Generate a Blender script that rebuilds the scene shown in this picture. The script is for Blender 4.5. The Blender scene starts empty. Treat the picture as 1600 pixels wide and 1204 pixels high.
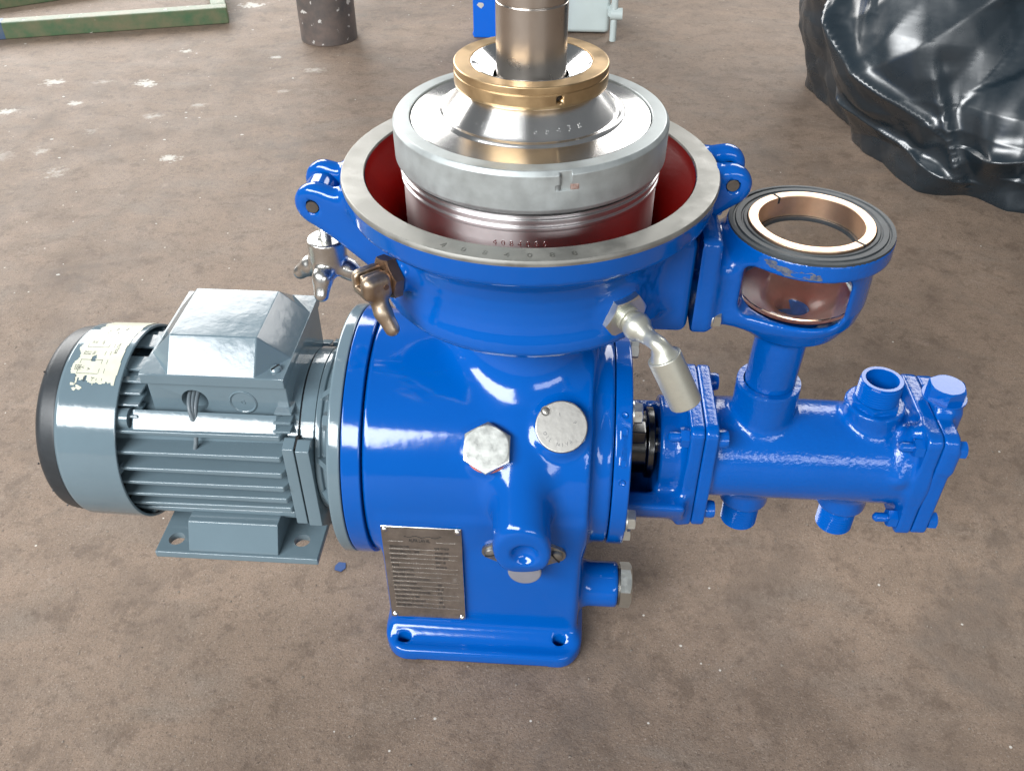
import bpy, bmesh, math, random
import numpy as np
from mathutils import Vector, Matrix, noise as mnoise
random.seed(7); np.random.seed(7)
S = bpy.context.scene
C = S.collection
PI = math.pi
R = math.radians

# ---------------------------------------------------------------- camera
cam = bpy.data.cameras.new('camera')
cam.sensor_width = 36.0
cam.lens = 36.0 * 1420 / 1600
cam.clip_start = 0.02
cam.clip_end = 200
camo = bpy.data.objects.new('camera', cam)
C.objects.link(camo)
camo.location = (0.0297, -0.6603, 0.7772)
camo.rotation_euler = (R(90 - 38.98), 0, R(3.79))
S.camera = camo

# ---------------------------------------------------------------- world and lamps (workshop hall: dim roof, bright openings)
W = bpy.data.worlds.new('World')
S.world = W
W.use_nodes = True
bg = W.node_tree.nodes['Background']
bg.inputs['Color'].default_value = (0.90, 0.95, 1.0, 1)
bg.inputs['Strength'].default_value = 0.20


def area(name, loc, target, sx, sy, radiance, col):
    l = bpy.data.lights.new(name, 'AREA')
    l.shape = 'RECTANGLE'
    l.size = sx
    l.size_y = sy
    l.energy = radiance * 4 * sx * sy
    l.color = col
    o = bpy.data.objects.new(name, l)
    C.objects.link(o)
    o.location = loc
    d = Vector(target) - Vector(loc)
    o.rotation_euler = d.to_track_quat('-Z', 'Y').to_euler()
    return o


area('left_door_light', (-4.9, 6.0, 3.3), (0, 0, 0.3), 7.2, 3.6, 9.5, (1.0, 0.985, 0.96))
area('right_door_light', (2.6, 6.0, 3.4), (0, 0, 0.3), 3.4, 3.4, 6.0, (1.0, 0.985, 0.96))
area('window_band_light', (-3.3, -4.6, 3.95), (0, 0, 0.3), 5.8, 2.1, 19.0, (0.97, 0.99, 1.0))
area('far_window_light', (2.4, -4.6, 1.9), (0, 0, 0.3), 3.2, 0.8, 7.0, (0.97, 0.99, 1.0))

S.view_settings.view_transform = 'Standard'
S.view_settings.look = 'None'
S.view_settings.exposure = -0.15
S.view_settings.gamma = 1.0
S.cycles.max_bounces = 10

# ---------------------------------------------------------------- materials


def mat(name, col, rough=0.5, metal=0.0, spec=0.5, coat=0.0, var=0.0, var_scale=20, var_col=None, bump=0.0, bump_scale=300,
        rough_var=0.0, aniso=0.0, stretch=None, detail=4):
    m = bpy.data.materials.new(name)
    m.use_nodes = True
    nt = m.node_tree
    b = nt.nodes['Principled BSDF']
    b.inputs['Base Color'].default_value = (*col, 1)
    b.inputs['Roughness'].default_value = rough
    b.inputs['Metallic'].default_value = metal
    b.inputs['Specular IOR Level'].default_value = spec
    if coat:
        b.inputs['Coat Weight'].default_value = coat
        b.inputs['Coat Roughness'].default_value = 0.04
    tc = nt.nodes.new('ShaderNodeTexCoord')
    vec = tc.outputs['Object']
    if stretch:
        mp = nt.nodes.new('ShaderNodeMapping')
        mp.inputs['Scale'].default_value = stretch
        nt.links.new(vec, mp.inputs['Vector'])
        vec = mp.outputs['Vector']
    if var or rough_var:
        n = nt.nodes.new('ShaderNodeTexNoise')
        n.inputs['Scale'].default_value = var_scale
        n.inputs['Detail'].default_value = 6
        n.inputs['Roughness'].default_value = 0.62
        nt.links.new(vec, n.inputs['Vector'])
        if var:
            r = nt.nodes.new('ShaderNodeValToRGB')
            r.color_ramp.elements[0].position = 0.5 - 0.18
            r.color_ramp.elements[1].position = 0.5 + 0.18
            c2 = var_col or tuple(c * (1 - var) for c in col)
            r.color_ramp.elements[0].color = (*col, 1)
            r.color_ramp.elements[1].color = (*c2, 1)
            nt.links.new(n.outputs['Fac'], r.inputs['Fac'])
            nt.links.new(r.outputs['Color'], b.inputs['Base Color'])
        if rough_var:
            mr = nt.nodes.new('ShaderNodeMapRange')
            mr.inputs['From Min'].default_value = 0.3
            mr.inputs['From Max'].default_value = 0.7
            mr.inputs['To Min'].default_value = max(0.02, rough - rough_var)
            mr.inputs['To Max'].default_value = rough + rough_var
            nt.links.new(n.outputs['Fac'], mr.inputs['Value'])
            nt.links.new(mr.outputs['Result'], b.inputs['Roughness'])
    if bump:
        n2 = nt.nodes.new('ShaderNodeTexNoise')
        n2.inputs['Scale'].default_value = bump_scale
        n2.inputs['Detail'].default_value = detail
        nt.links.new(vec, n2.inputs['Vector'])
        bp = nt.nodes.new('ShaderNodeBump')
        bp.inputs['Strength'].default_value = 1.0
        bp.inputs['Distance'].default_value = bump
        nt.links.new(n2.outputs['Fac'], bp.inputs['Height'])
        nt.links.new(bp.outputs['Normal'], b.inputs['Normal'])
        if coat:
            nt.links.new(bp.outputs['Normal'], b.inputs['Coat Normal'])
    if aniso:
        b.inputs['Anisotropic'].default_value = aniso
        b.inputs['Anisotropic Rotation'].default_value = 0.25
        t = nt.nodes.new('ShaderNodeTangent')
        t.direction_type = 'RADIAL'
        t.axis = 'Z'
        nt.links.new(t.outputs['Tangent'], b.inputs['Tangent'])
    return m


def turned(name, col, rough, aniso, ring=0.00002, ring_scale=900.0, var=0.12, metal=1.0):
    """lathe-turned metal: ring grooves about Z from noise in (radius, z)"""
    m = mat(name, col, rough, metal, aniso=aniso)
    nt = m.node_tree
    b = nt.nodes['Principled BSDF']
    tc = nt.nodes.new('ShaderNodeTexCoord')
    sx = nt.nodes.new('ShaderNodeSeparateXYZ')
    nt.links.new(tc.outputs['Object'], sx.inputs[0])
    cx = nt.nodes.new('ShaderNodeCombineXYZ')
    nt.links.new(sx.outputs['X'], cx.inputs['X'])
    nt.links.new(sx.outputs['Y'], cx.inputs['Y'])
    ln = nt.nodes.new('ShaderNodeVectorMath')
    ln.operation = 'LENGTH'
    nt.links.new(cx.outputs[0], ln.inputs[0])
    c2 = nt.nodes.new('ShaderNodeCombineXYZ')
    nt.links.new(ln.outputs['Value'], c2.inputs['X'])
    nt.links.new(sx.outputs['Z'], c2.inputs['Y'])
    n = nt.nodes.new('ShaderNodeTexNoise')
    n.inputs['Scale'].default_value = ring_scale
    n.inputs['Detail'].default_value = 3
    nt.links.new(c2.outputs[0], n.inputs['Vector'])
    bp = nt.nodes.new('ShaderNodeBump')
    bp.inputs['Distance'].default_value = ring
    nt.links.new(n.outputs['Fac'], bp.inputs['Height'])
    nt.links.new(bp.outputs['Normal'], b.inputs['Normal'])
    n3 = nt.nodes.new('ShaderNodeTexNoise')
    n3.inputs['Scale'].default_value = 45
    n3.inputs['Detail'].default_value = 5
    n3.inputs['Roughness'].default_value = 0.6
    nt.links.new(tc.outputs['Object'], n3.inputs['Vector'])
    r = nt.nodes.new('ShaderNodeValToRGB')
    r.color_ramp.elements[0].position = 0.35
    r.color_ramp.elements[1].position = 0.65
    r.color_ramp.elements[0].color = (*[c * (1 - var) for c in col], 1)
    r.color_ramp.elements[1].color = (*col, 1)
    nt.links.new(n3.outputs['Fac'], r.inputs['Fac'])
    nt.links.new(r.outputs['Color'], b.inputs['Base Color'])
    mr = nt.nodes.new('ShaderNodeMapRange')
    mr.inputs['From Min'].default_value = 0.3
    mr.inputs['From Max'].default_value = 0.7
    mr.inputs['To Min'].default_value = rough * (1 - 1.2 * var)
    mr.inputs['To Max'].default_value = rough * (1 + 1.2 * var)
    nt.links.new(n3.outputs['Fac'], mr.inputs['Value'])
    nt.links.new(mr.outputs['Result'], b.inputs['Roughness'])
    return m


BLUE = (0.0, 0.084, 0.385)
M = {}
M['blue'] = mat('blue_gloss_paint', BLUE, 0.10, spec=0.5, bump=0.00010, bump_scale=120, var=0.08, var_scale=9, detail=4)
M['blue_rough'] = mat('blue_thick_paint', BLUE, 0.13, spec=0.5, bump=0.00042, bump_scale=270, var=0.10, var_scale=14, detail=3)
M['blue_bg'] = mat('blue_post_paint', (0.0, 0.12, 0.62), 0.2, bump=0.0003, bump_scale=60)
M['grey'] = mat('grey_gloss_paint', (0.140, 0.198, 0.232), 0.11, spec=0.6, bump=0.00007, bump_scale=170, var=0.10, var_scale=12, detail=3)
M['grey_rough'] = mat('grey_brushed_paint', (0.140, 0.198, 0.232), 0.11, spec=0.6, bump=0.00022, bump_scale=38, var=0.10, var_scale=12, detail=5)
M['red'] = mat('red_primer_paint', (0.22, 0.002, 0.001), 0.35, spec=0.12, var=0.2, var_scale=25, bump=0.0001, bump_scale=200)
M['redbrown'] = mat('red_brown_primer', (0.28, 0.065, 0.045), 0.38, spec=0.5, var=0.25, var_scale=60, bump=0.0001, bump_scale=150)
M['steel'] = turned('turned_bowl_steel', (0.80, 0.79, 0.775), 0.22, 0.88, var=0.05)
M['drum'] = turned('brushed_drum_steel', (0.70, 0.68, 0.68), 0.34, 0.92, ring=0.00003, var=0.05)
M['polish'] = turned('polished_funnel_steel', (0.78, 0.78, 0.77), 0.11, 0.0, ring=0.0000015)
M['lock'] = turned('matt_lock_ring_steel', (0.44, 0.475, 0.475), 0.46, 0.2, ring=0.00003, ring_scale=500, var=0.22, metal=0.55)
M['tube'] = turned('brushed_tube_steel', (0.56, 0.515, 0.47), 0.29, 0.5, ring=0.000006, var=0.07)
M['rim'] = turned('machined_cast_rim', (0.33, 0.325, 0.30), 0.52, 0.3, ring=0.00006, ring_scale=700, var=0.28, metal=0.7)
M['brass'] = turned('worn_brass', (0.60, 0.425, 0.235), 0.40, 0.4, ring=0.00003, ring_scale=600, var=0.22)
M['bronze'] = mat('aged_bronze', (0.50, 0.41, 0.31), 0.42, 1.0, var=0.35, var_scale=70, bump=0.0002, bump_scale=200, var_col=(0.33, 0.24, 0.17))
M['bronze_dark'] = mat('dark_bronze_nut', (0.30, 0.20, 0.14), 0.42, 1.0, var=0.3, var_scale=80, bump=0.0001, bump_scale=260)
M['copper'] = mat('copper_ring', (0.86, 0.60, 0.42), 0.40, 1.0, var=0.2, var_scale=50, bump=0.00005, bump_scale=300)
M['zinc'] = mat('zinc_plated_steel', (0.74, 0.76, 0.72), 0.34, 1.0, var=0.14, var_scale=120, bump=0.00003, bump_scale=350, rough_var=0.08)
M['zinc_soft'] = mat('dull_zinc_sleeve', (0.62, 0.62, 0.54), 0.40, 0.75, var=0.18, var_scale=60, bump=0.00005, bump_scale=400, rough_var=0.06)
M['chrome'] = mat('bright_nut_steel', (0.68, 0.67, 0.64), 0.27, 1.0, var=0.2, var_scale=100, bump=0.00002, bump_scale=300)
M['cast'] = mat('dark_cast_steel', (0.30, 0.29, 0.27), 0.35, 1.0, var=0.3, var_scale=90, bump=0.0002, bump_scale=300)
M['cap'] = mat('scratched_cap_steel', (0.42, 0.41, 0.385), 0.44, 1.0, var=0.28, var_scale=110, bump=0.00011, bump_scale=190, rough_var=0.1)
M['plate'] = mat('dull_nameplate_steel', (0.66, 0.65, 0.64), 0.10, 1.0, var=0.3, var_scale=80, bump=0.00003, bump_scale=150)
M['rubber'] = mat('black_rubber', (0.028, 0.034, 0.040), 0.42, spec=0.45, var=0.3, var_scale=60, bump=0.0001, bump_scale=200)
M['gasket'] = mat('grey_black_gasket', (0.042, 0.050, 0.056), 0.5, spec=0.3, var=0.3, var_scale=80, bump=0.00008, bump_scale=250)
M['dark'] = mat('hollow_shade', (0.012, 0.012, 0.013), 0.6)  # near-black colour standing in for shade in hollows, slots and gaps
M['washer'] = mat('red_fibre_washer', (0.46, 0.11, 0.085), 0.5, var=0.2, var_scale=150)
M['ink'] = mat('black_ink', (0.02, 0.02, 0.02), 0.5)
M['ink2'] = mat('engraved_pale_line', (0.75, 0.72, 0.68), 0.25, 1.0)
M['stamp'] = mat('bright_stamped_metal', (0.85, 0.85, 0.84), 0.2, 1.0)
M['stamp_dark'] = mat('dark_stamped_metal', (0.25, 0.245, 0.225), 0.45, 1.0)
M['label'] = mat('yellowed_paper_label', (0.66, 0.67, 0.54), 0.35, spec=0.5, var=0.12, var_scale=90)
M['cable'] = mat('grey_cable', (0.13, 0.16, 0.18), 0.4)
M['shaft'] = mat('oily_dark_steel', (0.12, 0.12, 0.12), 0.22, 1.0, var=0.5, var_scale=50)
M['lens'] = mat('milky_sight_lens', (0.22, 0.22, 0.25), 0.08, spec=0.7, var=0.15, var_scale=40)
M['box'] = mat('pale_grey_box_paint', (0.50, 0.57, 0.56), 0.35, var=0.08, var_scale=10, bump=0.0003, bump_scale=40)
M['white'] = mat('white_paint_spots', (0.58, 0.56, 0.52), 0.6, var=0.25, var_scale=90)
M['chip'] = mat('blue_paint_chip', (0.02, 0.07, 0.22), 0.4)


def glass(name):
    m = bpy.data.materials.new(name)
    m.use_nodes = True
    b = m.node_tree.nodes['Principled BSDF']
    b.inputs['Base Color'].default_value = (0.94, 0.96, 0.95, 1)
    b.inputs['Roughness'].default_value = 0.02
    b.inputs['Transmission Weight'].default_value = 1.0
    b.inputs['IOR'].default_value = 1.45
    return m


M['glass'] = glass('clear_glass')


def speck(name, base, base2, spot, rough, thr=0.62, scale=60, extra=None):
    """painted or rusty metal with pale spots"""
    m = mat(name, base, rough, var=1.0, var_scale=25, var_col=base2, bump=0.0006, bump_scale=60, detail=6)
    nt = m.node_tree
    b = nt.nodes['Principled BSDF']
    lk = b.inputs['Base Color'].links[0]
    src = lk.from_socket
    tc = nt.nodes.new('ShaderNodeTexCoord')
    n = nt.nodes.new('ShaderNodeTexNoise')
    n.inputs['Scale'].default_value = scale
    n.inputs['Detail'].default_value = 3
    nt.links.new(tc.outputs['Object'], n.inputs['Vector'])
    r = nt.nodes.new('ShaderNodeValToRGB')
    r.color_ramp.elements[0].position = thr
    r.color_ramp.elements[1].position = thr + 0.03
    nt.links.new(n.outputs['Fac'], r.inputs['Fac'])
    mx = nt.nodes.new('ShaderNodeMix')
    mx.data_type = 'RGBA'
    nt.links.new(r.outputs['Color'], mx.inputs['Factor'])
    nt.links.new(src, mx.inputs[6])
    mx.inputs[7].default_value = (*spot, 1)
    nt.links.new(mx.outputs[2], b.inputs['Base Color'])
    return m


M['green'] = speck('chipped_green_paint', (0.055, 0.125, 0.060), (0.16, 0.15, 0.085), (0.55, 0.55, 0.48), 0.5, 0.71, 55)
M['pipe'] = speck('spattered_dark_pipe', (0.075, 0.07, 0.068), (0.15, 0.115, 0.10), (0.55, 0.53, 0.50), 0.55, 0.635, 48)
M['rust'] = mat('rust_stain', (0.20, 0.105, 0.080), 0.7, var=0.5, var_scale=400, var_col=(0.36, 0.28, 0.25))
M['faded_blue'] = speck('faded_blue_paint', (0.035, 0.085, 0.20), (0.10, 0.13, 0.15), (0.5, 0.5, 0.46), 0.5, 0.66, 60)


SMEARS = [(-0.947, 1.348, 0.030, 0.95), (-0.949, 0.885, 0.034, 0.6), (-0.753, 0.963, 0.022, 0.85), (-0.785, 1.225, 0.022, 0.45), (-0.937, 1.564, 0.022, 0.8), (-0.698, 1.534, 0.020, 0.8),
          (-0.965, 1.077, 0.022, 0.35), (-0.865, 1.162, 0.026, 0.55), (-1.187, 1.164, 0.026, 0.85), (-0.583, 1.454, 0.030, 0.5), (-1.17, 1.34, 0.028, 0.8), (-1.05, 1.35, 0.022, 0.45),
          (-0.874, 1.947, 0.040, 0.8), (-1.1, 0.95, 0.050, 0.30), (-1.02, 0.98, 0.022, 0.6), (-1.06, 1.22, 0.020, 0.8), (0.62, -0.05, 0.020, 0.25), (-0.62, 1.32, 0.018, 0.6)]


def floor_mat():
    m = bpy.data.materials.new('brown_concrete')
    m.use_nodes = True
    nt = m.node_tree
    b = nt.nodes['Principled BSDF']
    b.inputs['Specular IOR Level'].default_value = 0.35
    tc = nt.nodes.new('ShaderNodeTexCoord')

    def N(scale, detail=6, rough=0.6, dist=0.0, st=None):
        n = nt.nodes.new('ShaderNodeTexNoise')
        n.inputs['Scale'].default_value = scale
        n.inputs['Detail'].default_value = detail
        n.inputs['Roughness'].default_value = rough
        n.inputs['Distortion'].default_value = dist
        src = tc.outputs['Object']
        if st:
            mp = nt.nodes.new('ShaderNodeMapping')
            mp.inputs['Scale'].default_value = st
            mp.inputs['Rotation'].default_value = (0, 0, 0.25)
            nt.links.new(src, mp.inputs['Vector'])
            src = mp.outputs['Vector']
        nt.links.new(src, n.inputs['Vector'])
        return n.outputs['Fac']

    def ramp(src, p0, p1, c0=(0, 0, 0), c1=(1, 1, 1)):
        r = nt.nodes.new('ShaderNodeValToRGB')
        r.color_ramp.elements[0].position = p0
        r.color_ramp.elements[1].position = p1
        r.color_ramp.elements[0].color = (*c0, 1)
        r.color_ramp.elements[1].color = (*c1, 1)
        nt.links.new(src, r.inputs['Fac'])
        return r.outputs['Color']

    def mix(f, a, bb, mode='MIX'):
        x = nt.nodes.new('ShaderNodeMix')
        x.data_type = 'RGBA'
        x.blend_type = mode
        if isinstance(f, float):
            x.inputs['Factor'].default_value = f
        else:
            nt.links.new(f, x.inputs['Factor'])
        for i, s in ((6, a), (7, bb)):
            if isinstance(s, tuple):
                x.inputs[i].default_value = (*s, 1)
            else:
                nt.links.new(s, x.inputs[i])
        return x.outputs[2]

    big = ramp(N(2.3, 7, 0.6), 0.34, 0.68)
    c = mix(big, (0.222, 0.162, 0.119), (0.168, 0.122, 0.090))
    mid = ramp(N(16, 8, 0.68, 0.3), 0.36, 0.66)
    c = mix(mid, c, (0.250, 0.182, 0.134))
    # sandy dust drifts, greyer patches
    c = mix(ramp(N(5.5, 6, 0.6, 0.8, (1, 2.2, 1)), 0.52, 0.75), c, (0.205, 0.165, 0.132))
    fine = N(130, 6, 0.75)
    c = mix(ramp(fine, 0.30, 0.46), (0.105, 0.075, 0.058), c)
    c = mix(ramp(N(420, 3, 0.7), 0.56, 0.72), c, (0.34, 0.285, 0.235))
    # dark scuffs
    c = mix(ramp(N(42, 9, 0.80), 0.54, 0.76), c, (0.118, 0.084, 0.062))
    c = mix(ramp(N(6, 8, 0.72, 0.5), 0.50, 0.72), c, (0.150, 0.112, 0.086))
    c = mix(ramp(N(180, 4, 0.75), 0.64, 0.70), c, (0.060, 0.043, 0.033))
    c = mix(ramp(N(700, 2, 0.6), 0.30, 0.44), (0.090, 0.066, 0.052), c)
    c = mix(ramp(N(24, 10, 0.82, 0.2), 0.52, 0.60), c, mix(0.55, c, (0.105, 0.074, 0.054)))
    c = mix(ramp(N(17, 10, 0.84, 0.1), 0.57, 0.66), c, mix(0.5, c, (0.320, 0.255, 0.205)))
    c = mix(ramp(N(3.2, 9, 0.75, 0.6), 0.56, 0.68), c, mix(0.55, c, (0.120, 0.098, 0.082)))
    # tiny white flecks
    v = nt.nodes.new('ShaderNodeTexVoronoi')
    v.inputs['Scale'].default_value = 55
    nt.links.new(tc.outputs['Object'], v.inputs['Vector'])
    pick = nt.nodes.new('ShaderNodeSeparateColor')
    nt.links.new(v.outputs['Color'], pick.inputs[0])
    near = nt.nodes.new('ShaderNodeMath')
    near.operation = 'LESS_THAN'
    near.inputs[1].default_value = 0.075
    nt.links.new(v.outputs['Distance'], near.inputs[0])
    sel = nt.nodes.new('ShaderNodeMath')
    sel.operation = 'GREATER_THAN'
    sel.inputs[1].default_value = 0.90
    nt.links.new(pick.outputs[0], sel.inputs[0])
    an = nt.nodes.new('ShaderNodeMath')
    an.operation = 'MULTIPLY'
    nt.links.new(near.outputs[0], an.inputs[0])
    nt.links.new(sel.outputs[0], an.inputs[1])
    c = mix(an.outputs[0], c, (0.55, 0.52, 0.47))
    # dried white paint smears and chalky scuffs
    wob = N(75, 5, 0.7)
    wob2 = N(22, 4, 0.6)
    for x, y, sz, al in SMEARS:
        vs = nt.nodes.new('ShaderNodeVectorMath')
        vs.operation = 'SUBTRACT'
        nt.links.new(tc.outputs['Object'], vs.inputs[0])
        vs.inputs[1].default_value = (x, y, 0)
        vm = nt.nodes.new('ShaderNodeVectorMath')
        vm.operation = 'MULTIPLY'
        nt.links.new(vs.outputs[0], vm.inputs[0])
        vm.inputs[1].default_value = (0.85 / sz, 1.15 / sz, 0)
        vl = nt.nodes.new('ShaderNodeVectorMath')
        vl.operation = 'LENGTH'
        nt.links.new(vm.outputs[0], vl.inputs[0])
        m1 = nt.nodes.new('ShaderNodeMath')
        m1.operation = 'MULTIPLY_ADD'
        nt.links.new(wob, m1.inputs[0])
        m1.inputs[1].default_value = 3.0
        nt.links.new(vl.outputs['Value'], m1.inputs[2])
        m2 = nt.nodes.new('ShaderNodeMath')
        m2.operation = 'MULTIPLY_ADD'
        nt.links.new(wob2, m2.inputs[0])
        m2.inputs[1].default_value = 1.6
        nt.links.new(m1.outputs[0], m2.inputs[2])
        mr = nt.nodes.new('ShaderNodeMapRange')
        mr.inputs['From Min'].default_value = 3.05
        mr.inputs['From Max'].default_value = 2.62 if al > 0.6 else 2.2
        mr.inputs['To Min'].default_value = 0.0
        mr.inputs['To Max'].default_value = al
        nt.links.new(m2.outputs[0], mr.inputs['Value'])
        c = mix(mr.outputs[0], c, (0.55, 0.535, 0.49))
    nt.links.new(c, b.inputs['Base Color'])
    rr = nt.nodes.new('ShaderNodeMapRange')
    rr.inputs['To Min'].default_value = 0.50
    rr.inputs['To Max'].default_value = 0.78
    nt.links.new(N(11, 6, 0.6), rr.inputs['Value'])
    nt.links.new(rr.outputs[0], b.inputs['Roughness'])
    h1 = nt.nodes.new('ShaderNodeMath')
    h1.operation = 'MULTIPLY_ADD'
    nt.links.new(N(60, 9, 0.72), h1.inputs[0])
    h1.inputs[1].default_value = 1.0
    nt.links.new(N(330, 4, 0.7), h1.inputs[2])
    bp = nt.nodes.new('ShaderNodeBump')
    bp.inputs['Distance'].default_value = 0.0010
    bp.inputs['Strength'].default_value = 0.9
    nt.links.new(h1.outputs[0], bp.inputs['Height'])
    nt.links.new(bp.outputs['Normal'], b.inputs['Normal'])
    return m


M['floor'] = floor_mat()


def poly_mat():
    m = mat('black_polythene', (0.010, 0.019, 0.027), 0.30, spec=1.0, bump=0.0030, bump_scale=9, detail=2, rough_var=0.06, var_scale=30)
    for nd in m.node_tree.nodes:
        if nd.bl_idname == 'ShaderNodeTexNoise' and abs(nd.inputs['Scale'].default_value - 9) < 0.01:
            nd.noise_type = 'RIDGED_MULTIFRACTAL'
            nd.inputs['Distortion'].default_value = 0.5
    return m


M['poly'] = poly_mat()

# ---------------------------------------------------------------- mesh helpers


def finish(me, mt, angle=35):
    me.materials.append(mt)
    me.polygons.foreach_set('use_smooth', [True] * len(me.polygons))
    if angle < 180:
        me.set_sharp_from_angle(angle=R(angle))
    me.update()
    return me


def link(name, me, parent=None):
    o = bpy.data.objects.new(name, me)
    C.objects.link(o)
    if parent is not None:
        o.parent = parent
        base = parent
        off = Vector((0, 0, 0))
        while base is not None:
            off += base.location
            base = base.parent
        o.location = -off
    return o


def obj(name, bm, mt, parent=None, angle=35):
    bmesh.ops.recalc_face_normals(bm, faces=bm.faces)
    me = bpy.data.meshes.new(name)
    bm.to_mesh(me)
    bm.free()
    finish(me, M[mt] if isinstance(mt, str) else mt, angle)
    o = link(name, me, parent)
    if angle < 180 and len(me.polygons) > 6:
        w = o.modifiers.new('normals', 'WEIGHTED_NORMAL')
        w.keep_sharp = True
        w.weight = 90
    return o


def thing(name, label, cat, loc, group=None):
    o = bpy.data.objects.new(name, None)
    o.empty_display_size = 0.05
    C.objects.link(o)
    o.location = loc
    o['label'] = label
    o['category'] = cat
    if group:
        o['group'] = group
    return o


def frame(loc, d, up=None):
    d = Vector(d).normalized()
    q = d.to_track_quat('Z', 'Y')
    return Matrix.Translation(Vector(loc)) @ q.to_matrix().to_4x4()


FX = Matrix(((0, 0, 1, 0), (1, 0, 0, 0), (0, 1, 0, 0), (0, 0, 0, 1)))   # local z -> world +X


def lathe_bm(prof, n=96, mtx=None, closed=False, a0=0.0, a1=2 * PI, bm=None):
    """revolve (r,z) profile about local z"""
    bm = bm or bmesh.new()
    full = abs(a1 - a0 - 2 * PI) < 1e-6
    cols = n if full else n + 1
    rings = []
    for r, z in prof:
        if r < 1e-7:
            rings.append([bm.verts.new((0, 0, z))])
        else:
            rings.append([bm.verts.new((r * math.cos(a0 + (a1 - a0) * k / n), r * math.sin(a0 + (a1 - a0) * k / n), z)) for k in range(cols)])
    m = len(prof)
    new = [v for rg in rings for v in rg]
    for i in range(m if closed else m - 1):
        A, B = rings[i], rings[(i + 1) % m]
        for k in range(n):
            k2 = (k + 1) % cols
            a = A[k % len(A)], A[k2 % len(A)]
            b = B[k % len(B)], B[k2 % len(B)]
            vs = []
            for v in (a[0], a[1], b[1], b[0]):
                if v not in vs:
                    vs.append(v)
            if len(vs) >= 3:
                bm.faces.new(vs)
    if not full:
        for k in (0, cols - 1):
            vs = []
            for rg in rings:
                v = rg[k % len(rg)]
                if v not in vs:
                    vs.append(v)
            if closed and len(vs) >= 3:
                bm.faces.new(vs)
    if mtx is not None:
        bmesh.ops.transform(bm, matrix=mtx, verts=new)
    return bm


def rounded(prof, rad, seg=4):
    """round the inner corners of an open (r,z) profile"""
    out = [prof[0]]
    for i in range(1, len(prof) - 1):
        p0, p1, p2 = (Vector(prof[i - 1]), Vector(prof[i]), Vector(prof[i + 1]))
        a, b = p0 - p1, p2 - p1
        rr = min(rad, a.length * 0.45, b.length * 0.45)
        a = p1 + a.normalized() * rr
        b = p1 + b.normalized() * rr
        for k in range(seg + 1):
            t = k / seg
            q = a * (1 - t) ** 2 + p1 * 2 * t * (1 - t) + b * t * t
            out.append((q.x, q.y))
    out.append(prof[-1])
    return out


def box_bm(x0, x1, y0, y1, z0, z1, bev=0.0, seg=2, bm=None):
    own = bm is None
    b2 = bmesh.new()
    bmesh.ops.create_cube(b2, size=1.0)
    bmesh.ops.scale(b2, vec=(x1 - x0, y1 - y0, z1 - z0), verts=b2.verts)
    bmesh.ops.translate(b2, vec=((x0 + x1) / 2, (y0 + y1) / 2, (z0 + z1) / 2), verts=b2.verts)
    if bev:
        bmesh.ops.bevel(b2, geom=b2.edges[:], offset=bev, segments=seg, profile=0.5, affect='EDGES')
    if own:
        return b2
    me = bpy.data.meshes.new('tmp')
    b2.to_mesh(me)
    b2.free()
    bm.from_mesh(me)
    bpy.data.meshes.remove(me)
    return bm


def prism_bm(poly, z0, z1, mtx=None, bev=0.0, seg=2, bm=None):
    b2 = bmesh.new()
    lo = [b2.verts.new((x, y, z0)) for x, y in poly]
    hi = [b2.verts.new((x, y, z1)) for x, y in poly]
    n = len(poly)
    b2.faces.new(lo[::-1])
    b2.faces.new(hi)
    for k in range(n):
        b2.faces.new((lo[k], lo[(k + 1) % n], hi[(k + 1) % n], hi[k]))
    if bev:
        bmesh.ops.bevel(b2, geom=b2.edges[:], offset=bev, segments=seg, profile=0.5, affect='EDGES')
    if mtx is not None:
        bmesh.ops.transform(b2, matrix=mtx, verts=b2.verts)
    if bm is None:
        return b2
    me = bpy.data.meshes.new('tmp')
    b2.to_mesh(me)
    b2.free()
    bm.from_mesh(me)
    bpy.data.meshes.remove(me)
    return bm


def hex_bm(ap, h, loc, d, rot=0.0, seg=8, bm=None):
    """hexagon head with turned chamfer; ap = half width across flats"""
    b2 = bmesh.new()
    n = 6 * seg
    per, top, bot = [], [], []
    for k in range(n):
        a = 2 * PI * k / n
        loc_a = (a % (PI / 3)) - PI / 6
        r = ap / math.cos(loc_a)
        drop = (r - ap * 0.94) * 0.55
        ca, sa = math.cos(a + rot), math.sin(a + rot)
        bot.append(b2.verts.new((r * ca, r * sa, 0)))
        per.append(b2.verts.new((r * ca, r * sa, h - drop)))
        top.append(b2.verts.new((ap * 0.94 * ca, ap * 0.94 * sa, h)))
    for k in range(n):
        j = (k + 1) % n
        b2.faces.new((bot[k], bot[j], per[j], per[k]))
        b2.faces.new((per[k], per[j], top[j], top[k]))
    b2.faces.new(top)
    b2.faces.new(bot[::-1])
    bmesh.ops.transform(b2, matrix=frame(loc, d), verts=b2.verts)
    if bm is None:
        return b2
    me = bpy.data.meshes.new('tmp')
    b2.to_mesh(me)
    b2.free()
    bm.from_mesh(me)
    bpy.data.meshes.remove(me)
    return bm


def disc_prof(r, h, bev=0.001):
    return [(0, 0), (r, 0), (r, h - bev), (r - bev * 0.3, h - bev * 0.3), (r - bev, h), (0, h)]


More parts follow.
